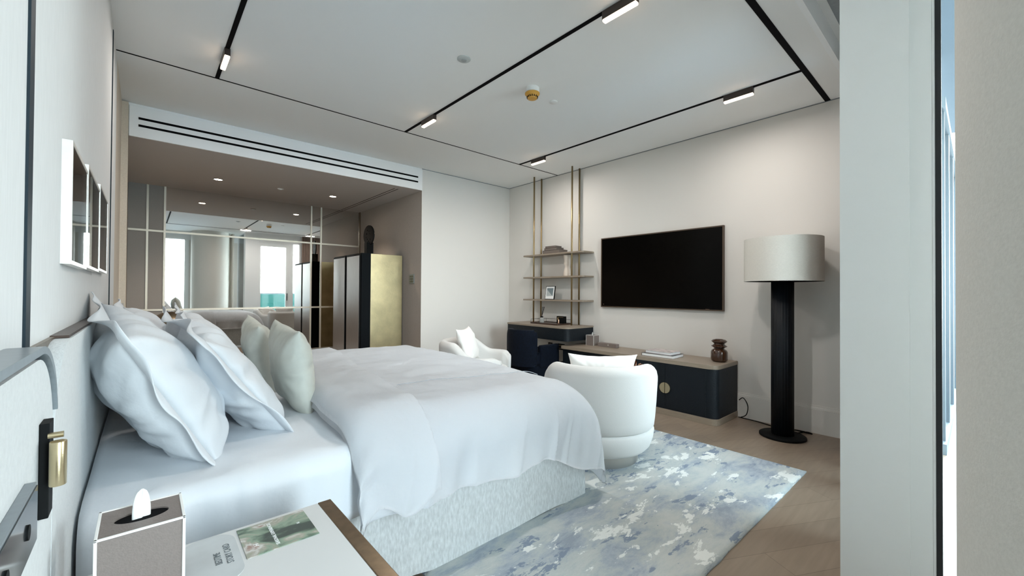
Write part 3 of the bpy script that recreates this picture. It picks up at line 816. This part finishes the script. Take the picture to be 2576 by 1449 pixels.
# far nightstand with a dome lamp, mostly behind the pillows
fn = thing('nightstand', (.2, 4.1, 0), 'far nightstand beyond the pillows, almost hidden', 'nightstand')
box('top', (XH+.005, 3.75, NZ-.022), (.40, 4.45, NZ), M['stone'], fn, .002)
box('drawer_body', (XH+.01, 3.77, .12), (.39, 4.43, NZ-.022), M['hb_uph'], fn, .008)
dm = thing('table_lamp', (.16, 3.98, NZ), 'gold dome table lamp glimpsed between the white pillows', 'lamp')
prof = [(.0, .46)]+[(.155*math.sin(R(a)), .305+.155*math.cos(R(a))) for a in range(10, 91, 8)]+[(.152, .30), (.0, .31)]
lathe('dome_shade', prof, (.16, 3.98, NZ), M['bronze'], dm, 48)
lathe('stem', [(0, 0), (.07, 0), (.07, .012), (.012, .018), (.012, .31), (0, .31)], (.16, 3.98, NZ), M['bronze'], dm, 24)

# ================================================================= framed pictures
def picture(y0, y1, z0, z1, lab, blobs):
    t = thing('picture_frame', (XW, (y0+y1)/2, z0), lab, 'picture', 'silver framed pictures above the headboard')
    d = .020; f = .010
    boxes('frame', [((XW, y0, z0), (XW+d, y0+f, z1)), ((XW, y1-f, z0), (XW+d, y1, z1)), ((XW, y0+f, z0), (XW+d, y1-f, z0+f)), ((XW, y0+f, z1-f), (XW+d, y1-f, z1))], M['silver'], t)
    box('print', (XW, y0+f, z0+f), (XW+d-.006, y1-f, z1-f), mat('print_paper', (.66, .67, .65), .6), t)
    bm = bmesh.new()
    for (cyy, cz, ry, rz, sd) in blobs:
        v = [bm.verts.new((XW+d-.0055, cyy+ry*math.cos(a)*(1+.35*noise.noise(Vector((math.cos(a)*2, math.sin(a)*2, sd)))), cz+rz*math.sin(a)*(1+.35*noise.noise(Vector((math.cos(a)*2, math.sin(a)*2, sd+4)))))) for a in [2*math.pi*k/28 for k in range(28)]]
        bm.faces.new(v)
    from_bm('printed_shape', bm, mat('olive_ink', (.16, .17, .15), .6), t)
    box('glazing', (XW+d-.003, y0+f, z0+f), (XW+d-.001, y1-f, z1-f), M['glass'], t)
    return t
picture(1.555, 1.94, 1.265, 1.585, 'nearest of the three silver framed pictures on the headboard wall', [(1.75, 1.50, .08, .05, 1), (1.74, 1.36, .07, .06, 7)])
picture(1.965, 2.44, 1.272, 1.615, 'middle one of the three silver framed pictures on the headboard wall', [(2.2, 1.50, .08, .05, 3), (2.2, 1.36, .09, .05, 9)])
picture(2.465, 2.95, 1.280, 1.645, 'farthest of the three silver framed pictures on the headboard wall', [(2.7, 1.48, .08, .06, 5)])

# ================================================================= alcove cabinet and sculpture
cb = thing('cabinet', (2.46, 6.03, 0), 'tall black cabinet with a gold side and grey leather doors in the alcove', 'cabinet')
box('carcass', (2.185, 5.50, .06), (2.31, 6.56, 1.715), mat('black_lacquer_cabinet', (.008, .010, .012), .7, spec=.06), cb, .002)
box('gold_side', (2.311, 5.497, .04), (2.775, 6.557, 1.712), M['gold_panel'], cb, .002)
dm_ = mat('brushed_taupe_door', (.34, .32, .31), .33, .55, st=(1, 8, .5), nz=(20, .08))
for (a, b_) in ((5.515, 6.0), (6.05, 6.545)):
    d = box('door', (2.168, a, .07), (2.184, b_, 1.705), M['black'], cb, .001)
    pz = box('door_panel', (2.164, a+.018, .09), (2.169, b_-.018, 1.68), dm_, d)
box('plinth', (2.21, 5.55, 0), (2.74, 6.5, .06), M['black'], cb)
sc = thing('disc_sculpture', (2.42, 5.84, 1.715), 'black pierced disc sculpture on a block standing on the tall cabinet', 'sculpture')
box('block', (2.375, 5.80, 1.715), (2.475, 5.89, 1.90), M['black'], sc, .003)
# pierced disc, facing the room
def pierced_disc():
    bm = bmesh.new(); c = Vector((2.425, 5.845, 2.005)); rr = .145
    hol = [(-.03, .075, .010), (.01, .055, .008), (-.05, .025, .011), (-.06, -.03, .009), (-.03, -.055, .009), (.0, -.085, .009), (.055, -.06, .010), (.045, .02, .008)]
    n = 60; th = .016
    # grid disc with holes cut by skipping cells
    N_ = 90; cells = set(); vs_ = {}
    def inside(x, z):
        if (x/.62)**2*.4+0 > 10: return False
        if math.hypot(x, z) > rr: return False
        if math.hypot(x-.15, z-.02) < .016: return False
        return all(math.hypot(x-a, z-b_) > r for a, b_, r in hol)
    st = 2*rr/N_
    def V(i, j, s):
        k = (i, j, s)
        if k not in vs_:
            x = -rr+i*st; z = -rr+j*st; l = math.hypot(x, z)
            if l > rr: x *= rr/l; z *= rr/l
            vs_[k] = bm.verts.new((c.x+x*.10+s*th/2, c.y-x, c.z+z))
        return vs_[k]
    for i in range(N_):
        for j in range(N_):
            x = -rr+(i+.5)*st; z = -rr+(j+.5)*st
            if inside(x, z): cells.add((i, j))
    for (i, j) in cells:
        bm.faces.new((V(i, j, -1), V(i+1, j, -1), V(i+1, j+1, -1), V(i, j+1, -1))); bm.faces.new((V(i, j, 1), V(i, j+1, 1), V(i+1, j+1, 1), V(i+1, j, 1)))
        for (di, dj, a, b_) in ((-1, 0, (i, j), (i, j+1)), (1, 0, (i+1, j), (i+1, j+1)), (0, -1, (i, j), (i+1, j)), (0, 1, (i, j+1), (i+1, j+1))):
            if (i+di, j+dj) not in cells: bm.faces.new((V(*a, -1), V(*b_, -1), V(*b_, 1), V(*a, 1)))
    return from_bm('pierced_disc', bm, M['black'], sc)
pierced_disc()
# thermostat
th = thing('thermostat', (XA, 5.23, 1.32), 'small dark thermostat on the alcove side wall', 'thermostat')
box('plate', (XA-.010, 5.165, 1.31), (XA, 5.295, 1.44), M['slate'], th, .002)
boxes('keys', [((XA-.012, 5.18+.055*i, 1.325+.035*k), (XA-.010, 5.225+.055*i, 1.35+.035*k)) for i in range(2) for k in range(3)], mat('dark_keys', (.06, .06, .05), .4), th)

# ================================================================= television
tv = thing('television', (XT, 2.43, 1.02), 'large black flat television with a thin bronze wood frame on the wall', 'television')
X1 = XT-.035
boxes('frame', [((X1, 1.69, 1.022), (XT-.002, 1.702, 1.885)), ((X1, 3.161, 1.022), (XT-.002, 3.173, 1.885)), ((X1, 1.702, 1.022), (XT-.002, 3.161, 1.034)), ((X1, 1.702, 1.873), (XT-.002, 3.161, 1.885))], mat('walnut_frame', (.07, .045, .028), .4), tv)
box('screen', (X1+.006, 1.702, 1.034), (XT-.004, 3.161, 1.873), M['screen'], tv)
dmk = mat('dim_marks', (.12, .07, .05), .4)
box('logo_mark', (X1+.005, 1.83, 1.037), (X1+.0065, 1.87, 1.041), dmk, tv); box('standby_lamp', (X1+.005, 3.13, 1.052), (X1+.0065, 3.14, 1.062), dmk, tv)

# ================================================================= desk, shelf rods
dk = thing('desk', (4.1, 3.88, .6), 'floating navy leather desk with an oak top and rounded corner', 'desk')
prism('desk_top', rrect(3.84, 3.31, XT-.001, 4.46, (.07, 0, 0, .07)), .752, .772, M['oak'], dk, .003)
prism('apron', rrect(3.846, 3.316, XT-.001, 4.454, (.066, 0, 0, .066)), .60, .752, M['navy_leather'], dk)
sh = thing('shelf_unit', (4.25, 3.9, .772), 'brass rod shelf unit with three oak shelves rising from desk to ceiling', 'shelf')
for (x, y) in ((4.18, 4.235), (4.18, 3.53), (XT-.03, 4.235), (XT-.03, 3.53)):
    tube('rod', [(x, y, .772), (x, y, H-.001)], .0115, M['rod'], sh, 16, smooth_pts=False)
for z in (1.712, 1.398, 1.082):
    prism('shelf', rrect(4.135, 3.31, XT-.001, 4.43, (.04, 0, 0, .04)), z, z+.020, M['oak'], sh, .002)
# books on the top shelf
def book(x0, y0, x1, y1, z, h, cover, lab, group, grp_pages=M['page'], rot=0., cover_m=None):
    t = thing('book', ((x0+x1)/2, (y0+y1)/2, z), lab, 'book', group)
    bm = bmesh.new(); c = .0022
    add_box(bm, (x0, y0, z), (x1, y1, z+c)); add_box(bm, (x0, y0, z+h-c), (x1, y1, z+h)); add_box(bm, (x0, y1-c, z+c), (x1, y1, z+h-c))
    from_bm('cover', bm, cover, t)
    box('pages', (x0+.003, y0+.003, z+c), (x1-.003, y1-c, z+h-c), grp_pages, t)
    t.rotation_euler.z = rot
    return t
tb = mat('taupe_book_cloth', (.085, .063, .056), .8, nz=(80, .1)); pg = mat('taupe_pages', (.17, .14, .12), .8)
Gb = 'stacked taupe books on the top shelf'
book(4.16, 3.73, 4.33, 4.00+.04, 1.732, .048, tb, 'thickest taupe book at the bottom of the shelf stack', Gb, pg)
book(4.17, 3.79, 4.32, 4.02, 1.780, .032, tb, 'medium taupe book in the middle of the shelf stack', Gb, pg)
book(4.18, 3.82, 4.31, 4.01, 1.812, .026, tb, 'smallest taupe book on top of the shelf stack', Gb, pg)
lathe('vase', [(0, 0), (.052, 0), (.055, .02), (.050, .06), (.040, .10), (.037, .125), (.043, .15), (.050, .165), (.046, .19), (.044, .225), (.052, .262), (.055, .282), (.046, .285), (.036, .25), (0, .25)], (4.24, 3.655, 1.418), M['ceramic'], n=48)
tag(bpy.data.objects['vase'], 'cream sculpted ceramic vase on the middle shelf', 'vase')
pf = thing('photo_frame', (4.22, 3.95, 1.102), 'small photo frame leaning on the lowest shelf', 'picture frame')
def leanbox(name, y0, y1, z0, z1, xa, xb, m, lean=.16):
    bm = bmesh.new(); add_box(bm, (xa, y0, z0), (xb, y1, z1), 0)
    for v in bm.verts: v.co.x += (v.co.z)*lean; v.co += Vector((4.17, 3.92, 1.103))
    return from_bm(name, bm, m, pf)
leanbox('frame', -.085, .085, 0, .185, 0, .012, M['black']); leanbox('mat_board', -.077, .077, .008, .177, -.0015, .0, M['paper'])
leanbox('photograph', -.058, .058, .05, .155, -.0025, -.0015, mat('grey_blue_photo', (.16, .21, .23), .5))
bm = bmesh.new()
for k in range(5):
    add_box(bm, (-.0032, .05-.02*k-.014, .04+.002*k), (-.0025, .05-.02*k, .125-.016*k))
for v in bm.verts: v.co.x += v.co.z*.16; v.co += Vector((4.17, 3.92, 1.103))
from_bm('pale_stripes', bm, mat('pale_facade', (.55, .58, .58), .6), pf)
# tray and things on the desk
tr = thing('tray', (4.12, 3.9, .772), 'dark wood tray with a thin metal rail on the desk', 'tray')
boxes('tray_base', [((3.99, 3.62, .7722), (4.30, 4.10, .782)), ((3.99, 3.62, .782), (4.0, 4.10, .790)), ((4.29, 3.62, .782), (4.30, 4.10, .790)), ((3.99, 3.62, .782), (4.30, 3.63, .790)), ((3.99, 4.09, .782), (4.30, 4.10, .790))], M['dark_wood'], tr)
bm = bmesh.new(); cs = [(3.995, 4.095), (4.295, 4.095), (4.295, 3.625)]
add_tube(bm, [(x, y, .832) for x, y in cs], .0022, 8)
for (x, y) in cs: add_tube(bm, [(x, y, .79), (x, y, .832)], .0022, 8)
from_bm('rail', bm, M['black'], tr)
rd = thing('reed_diffuser', (4.13, 4.02, .783), 'glass reed diffuser with dark sticks on the tray', 'diffuser')
lathe('bottle', [(0, 0), (.030, 0), (.032, .004), (.032, .058), (.018, .066), (.014, .070), (0, .070)], (4.13, 4.02, .783), mat('diffuser_glass', (.42, .42, .40), .08, spec=.8), rd, 32)
lathe('stopper', [(0, .070), (.018, .070), (.018, .086), (0, .086)], (4.13, 4.02, .783), M['black'], rd, 24)
bm = bmesh.new()
for k in range(7):
    a = 2*math.pi*k/7; add_tube(bm, [(4.13, 4.02, .86), (4.13+.016*math.cos(a)+.01, 4.02-.02+.016*math.sin(a), 1.0)], .0018, 6)
from_bm('reeds', bm, M['black'], rd)
bxx = thing('display_box', (4.20, 3.72, .783), 'small black box with gold trim standing on the tray', 'box')
box('case', (4.19, 3.66, .783), (4.23, 3.80, .880), M['black'], bxx, .002)
boxes('gold_trim', [((4.188, 3.68, .865), (4.19, 3.78, .868)), ((4.188, 3.765, .83), (4.19, 3.785, .86))], M['rod'], bxx)
tag(lathe('candle_holder', [(0, 0), (.014, 0), (.015, .01), (.008, .02), (.010, .045), (.006, .06), (0, .062)], (4.12, 3.70, .783), M['copper'], n=24), 'tiny copper candle holder in front of the black box', 'candle holder')
# sockets and bin
for i, (y0, y1, lab) in enumerate(((4.03, 4.105, 'narrower black power socket under the desk'), (3.80, 3.925, 'wider black power socket under the desk beside the console'))):
    t = thing('power_socket', (XT, (y0+y1)/2, .40), lab, 'socket', 'black sockets under the desk')
    box('plate', (XT-.008, y0, .400), (XT, y1, .485), M['black'], t, .001); box('inner_rim', (XT-.010, y0+.022, .42), (XT-.008, y1-.022, .465), M['rod'], t); box('insert', (XT-.011, y0+.025, .423), (XT-.009, y1-.025, .462), M['black'], t)
wb = thing('waste_bin', (4.2, 3.60, 0), 'dark brown waste bin under the desk next to the console', 'bin')
lathe('bin_wall', [(.09, 0), (.105, .0), (.115, .28), (.11, .28), (.1, .01), (0, .01)], (4.2, 3.60, 0), M['taupe_leather'], wb, 32)

# desk chair
dc = thing('desk_chair', (3.5, 3.85, 0), 'navy velvet chair with a tall wrapped back pulled up to the desk', 'chair')
def curved_back():
    bm = bmesh.new(); rows = []; n = 26
    for k in range(15):
        f = k/14; z = .30+.44*f; row_o = []; row_i = []
        for i in range(n+1):
            a = R(-62+124*i/n); ro = .30; ri = .235
            e_ = 1-.10*max(0, (f-.8)/.2)**2; topdrop = 0
            c, s = math.cos(a), math.sin(a)
            row_o.append((3.60-ro*c*1.0, 3.85-ro*s*e_, z)); row_i.append((3.60-ri*c, 3.85-ri*s*e_, z))
        rows.append([bm.verts.new(p) for p in row_o+row_i[::-1]])
    for a, b_ in zip(rows, rows[1:]):
        m_ = len(a)
        for i in range(m_): bm.faces.new((a[i], a[(i+1) % m_], b_[(i+1) % m_], b_[i]))
    f1 = bm.faces.new(rows[0]); f2 = bm.faces.new(rows[-1])
    bmesh.ops.bevel(bm, geom=list(f1.edges)+list(f2.edges), offset=.022, segments=3, affect='EDGES')
    return from_bm('backrest', bm, M['navy_velvet'], dc, True)
curved_back()
prism('seat', rrect(3.40, 3.60, 3.90, 4.10, (.12, .06, .06, .12)), .30, .47, M['navy_velvet'], dc, .03)
prism('base_block', rrect(3.41, 3.61, 3.88, 4.09, (.11, .06, .06, .11)), .06, .31, M['navy_velvet'], dc, .01)
for yy, lab in ((3.585, 0), (4.055, 1)):
    box('armrest', (3.52, yy, .28), (3.86, yy+.065, .555), M['navy_velvet'], dc, .025, 3)
for x in (3.46, 3.84):
    for y in (3.65, 4.03): box('leg', (x, y, 0), (x+.025, y+.025, .065), M['black'], dc)

dc.location = (3.58, 3.78, 0)

# ================================================================= console
cs_ = thing('console', (4.1, 2.5, 0), 'long navy leather media console with oak top and plinth', 'console')
CX = 3.86; CY0, CY1 = 1.565, 3.43
prism('top', rrect(CX-.004, CY0-.004, XT-.018, CY1, (.07, 0, 0, .02)), .508, .545, M['oak'], cs_, .004)
prism('body', rrect(CX, CY0, XT-.018, 2.66, (.066, 0, 0, .0)), .06, .508, M['navy_leather'], cs_)
prism('left_body', rrect(CX+.03, 2.66, XT-.018, CY1-.01, (0, 0, 0, 0)), .06, .508, M['navy_leather'], cs_)
prism('plinth', rrect(CX-.004, CY0-.004, XT-.018, CY1, (.07, 0, 0, .02)), .0, .06, M['oak'], cs_, .003)
for a, b_ in ((1.66, 2.0545), (2.0575, 2.65)):
    d = box('door', (CX-.003, a, .072), (CX+.002, b_, .498), M['navy_leather'], cs_)
for s, lab in ((-1, 0), (1, 1)):
    pts = [(2.056+s*.003, .268-.052), (2.056+s*.003, .268+.052)]
    arc_ = [(2.056+s*(.003+.052*math.cos(R(a))), .268+.052*math.sin(R(a))) for a in range(90, -91, -9)]
    prism('half_moon_handle', arc_, CX-.014, CX-.0035, M['brass'], cs_, .001, ax=0)
tissue_box(4.155, 3.155, .545, .115, .125, 'small taupe tissue box with pale piping on the console under the desk edge', .7)
rbx = thing('remote_box', (4.2, 2.98, .545), 'low taupe leather remote box on the console', 'box')
box('lidded_box', (4.17, 2.84, .545), (4.235, 3.10, .592), M['taupe_leather'], rbx, .003)
lathe('stud', [(0, 0), (.007, 0), (.007, -.004), (0, -.005)], (4.17, 2.95, .572), M['silver'], rbx, 16, 'X')
Gk = 'coffee table books on the console'
blk = mat('black_book_cover', (.01, .01, .012), .4)
book(3.93, 2.02, 4.17, 2.36, .545, .030, blk, 'lower book with black covers and white pages on the console', Gk, M['paper'], R(2))
jm = mat('printed_book_jacket', (.52, .45, .44), .35, nz=(22, .5)); 
book(3.96, 2.05, 4.16, 2.33, .575, .026, jm, 'upper book with a colourful printed jacket on the console', Gk, M['paper'], R(-3))
lathe('vase', [(0, 0), (.056, 0), (.070, .012), (.074, .025), (.074, .092), (.066, .110), (.046, .124), (.044, .130), (.070, .146), (.070, .150), (.048, .166), (.046, .172), (.068, .192), (.070, .197), (.054, .212), (.040, .214), (.036, .20), (0, .19)], (4.15, 1.66, .545), M['brown_glass'], n=10)
v_ = [o for o in bpy.data.objects if o.name.startswith('vase') and 'label' not in o][0]
tag(v_, 'dark brown faceted glass vase at the right end of the console', 'vase')

# ================================================================= floor lamp
LX, LY = 4.035, 1.10
fl = thing('floor_lamp', (LX, LY, 0), 'tall floor lamp with a black column and white drum shade', 'floor lamp')
lathe('base', [(0, 0), (.165, 0), (.170, .004), (.170, .016), (.160, .022), (0, .022)], (LX, LY, 0), M['black'], fl, 64)
prof = []
bm = bmesh.new(); n = 96; rr_ = []
for z in (.022, 1.40):
    rr_.append([bm.verts.new((LX+(.081+.0015*math.cos(24*2*math.pi*k/n))*math.cos(2*math.pi*k/n), LY+(.081+.0015*math.cos(24*2*math.pi*k/n))*math.sin(2*math.pi*k/n), z)) for k in range(n)])
for k in range(n): bm.faces.new((rr_[0][k], rr_[0][(k+1) % n], rr_[1][(k+1) % n], rr_[1][k]))
bm.faces.new(rr_[1]); bm.faces.new(rr_[0])
from_bm('column', bm, mat('blue_black_lacquer', (.003, .005, .008), .45, spec=.25), fl, True)
lathe('lamp_shade', [(.285, 1.305), (.285, 1.665), (.281, 1.665), (.281, 1.305)], (LX, LY, 0), M['shade'], fl, 96)
lathe('shade_spider', [(.0, 1.60), (.28, 1.60), (.28, 1.606), (0, 1.606)], (LX, LY, 0), M['white'], fl, 48)
tube('power_cord', [(XT-.03, 1.545, .17), (XT-.05, 1.50, .20), (XT-.07, 1.455, .14), (XT-.06, 1.47, .05), (XT-.035, 1.53, .006)], .004, M['black'], cs_)
tube('power_cord', [(XT-.035, 1.55, .005), (XT-.05, 1.40, .005), (4.27, 1.27, .005), (4.22, 1.15, .005), (4.20, 1.05, .03), (4.27, .98, .012), (4.30, 1.02, .006), (4.24, 1.06, .02), (4.28, .95, .005), (4.31, .99, .005), (4.22, 1.03, .008)], .004, M['black'], fl)

# ================================================================= armchairs
def armchair():
    """barrel chair, back toward -X of its own frame"""
    t = thing('armchair', (0, 0, 0), 'x', 'armchair', 'white barrel armchairs')
    n = 72; A0 = R(140)
    def rim(a):           # a measured from the back
        f = sstep(R(58), R(98), abs(a)); return .665-.13*f
    bm = bmesh.new(); rows = []
    prof_n = 26
    for i in range(n+1):
        a = -A0+2*A0*i/n; hh = rim(a); endf = sstep(A0-R(16), A0, abs(a))
        tk = .095
        # profile in (r,z), closed loop: outer wall up, over the top, inner wall down
        pr = []
        for (r, z) in ((.352, .235), (.366, .250), (.372, .30), (.380, .40), (.388, hh-.06)): pr.append((r, z))
        for k in range(9):
            q = R(0+180*k/8); pr.append((.388-tk/2+tk/2*math.cos(q), hh-tk/2+tk/2*math.sin(q)))
        for (r, z) in ((.290, hh-.10), (.285, .36), (.285, .235)): pr.append((r, z))
        row = []
        for (r, z) in pr:
            r_ = .34+(r-.34)*(1-.75*endf); 
            row.append(bm.verts.new((-r_*math.cos(a)*1.0, r_*math.sin(a), z-.03*endf*(1 if z > .5 else 0))))
        rows.append(row)
    for a, b_ in zip(rows, rows[1:]):
        m_ = len(a)
        for i in range(m_): bm.faces.new((a[i], a[(i+1) % m_], b_[(i+1) % m_], b_[i]))
    bm.faces.new(rows[0]); bm.faces.new(rows[-1])
    from_bm('backrest_shell', bm, M['white_uph'], t, True)
    lathe('lower_body', [(0, .075), (.28, .075), (.315, .085), (.342, .115), (.360, .17), (.366, .215), (.360, .230), (.350, .236), (0, .236)], (0, 0, 0), M['white_uph'], t, 72)
    lathe('seat_cushion', [(0, .236), (.27, .236), (.282, .26), (.282, .37), (.26, .405), (0, .42)], (0.01, 0, 0), M['white_uph'], t, 64)
    lathe('swivel_ring', [(0, 0), (.262, 0), (.262, .076), (0, .076)], (0, 0, 0), mat('brushed_steel_ring', (.50, .48, .45), .3, .9), t, 72)
    return t
ac = armchair()
Z0 = .017
ac.location = (2.52, 1.86, Z0); ac.scale = (1.05, 1.05, 1.05); ac.rotation_euler.z = R(42)
ac['label'] = 'white barrel armchair seen from behind, closest to the camera at the bed foot'
ac2 = copy_tree(ac)
ac2.location = (2.56, 3.37, Z0); ac2.rotation_euler.z = R(-52)
ac2['label'] = 'white barrel armchair farther away between bed and desk, seen from its side'
def chair_pillow(cx_, cyy, z, face, lab, s=.44, tilt=R(14), sd=60):
    return pillow('cushion', s, .36, .14, 0, sd, mat('white_linen_cushion', (.82, .80, .775), .8), (cx_, cyy, z), face, tilt, lab, 'cushion', 'white cushions on the armchairs', .6, .12)
a = R(42); chair_pillow(2.52-.16*math.cos(a), 1.86-.16*math.sin(a), .605, a, 'white cushion peeking over the back of the nearest armchair', .47)
a = R(-52); chair_pillow(2.56-.12*math.cos(a), 3.37-.12*math.sin(a), .665, a, 'white cushion leaning inside the farther armchair', .44, R(20), 70)

# side table between the chairs, with copper ornament
st = thing('side_table', (3.06, 1.93, 0), 'small dark round side table hidden behind the nearest armchair', 'side table')
lathe('table_top', [(0, .54), (.20, .54), (.20, .56), (0, .56)], (3.06, 1.93, 0), M['dark_wood'], st, 48)
lathe('pedestal', [(0, .017), (.13, .017), (.13, .03), (.02, .04), (.02, .54), (0, .54)], (3.06, 1.93, 0), M['black'], st, 32)
og = thing('foil_ornament', (3.06, 1.88, .56), 'crumpled copper leaf ornament on the side table', 'ornament')
for k, (dx, dy, s_, rz) in enumerate(((.06, .09, .075, .4), (.0, .0, .05, 1.6), (.02, -.075, .05, 2.4))):
    bm = bmesh.new(); nu = 14
    g_ = [[bm.verts.new((s_*(i/nu-.5)*1.6, s_*(j/nu-.5), s_*(.5+.5*math.sin(i*.45+k)+.35*noise.noise(Vector((i*.4, j*.4, k*9.)))))) for j in range(nu+1)] for i in range(nu+1)]
    for i in range(nu):
        for j in range(nu): bm.faces.new((g_[i][j], g_[i+1][j], g_[i+1][j+1], g_[i][j+1]))
    for v in bm.verts: v.co = Matrix.Rotation(rz, 3, 'Z') @ v.co + Vector((3.06+dx, 1.88+dy, .565))
    bmesh.ops.solidify(bm, geom=bm.faces[:], thickness=.002)
    from_bm('leaf', bm, M['copper'], og, True)
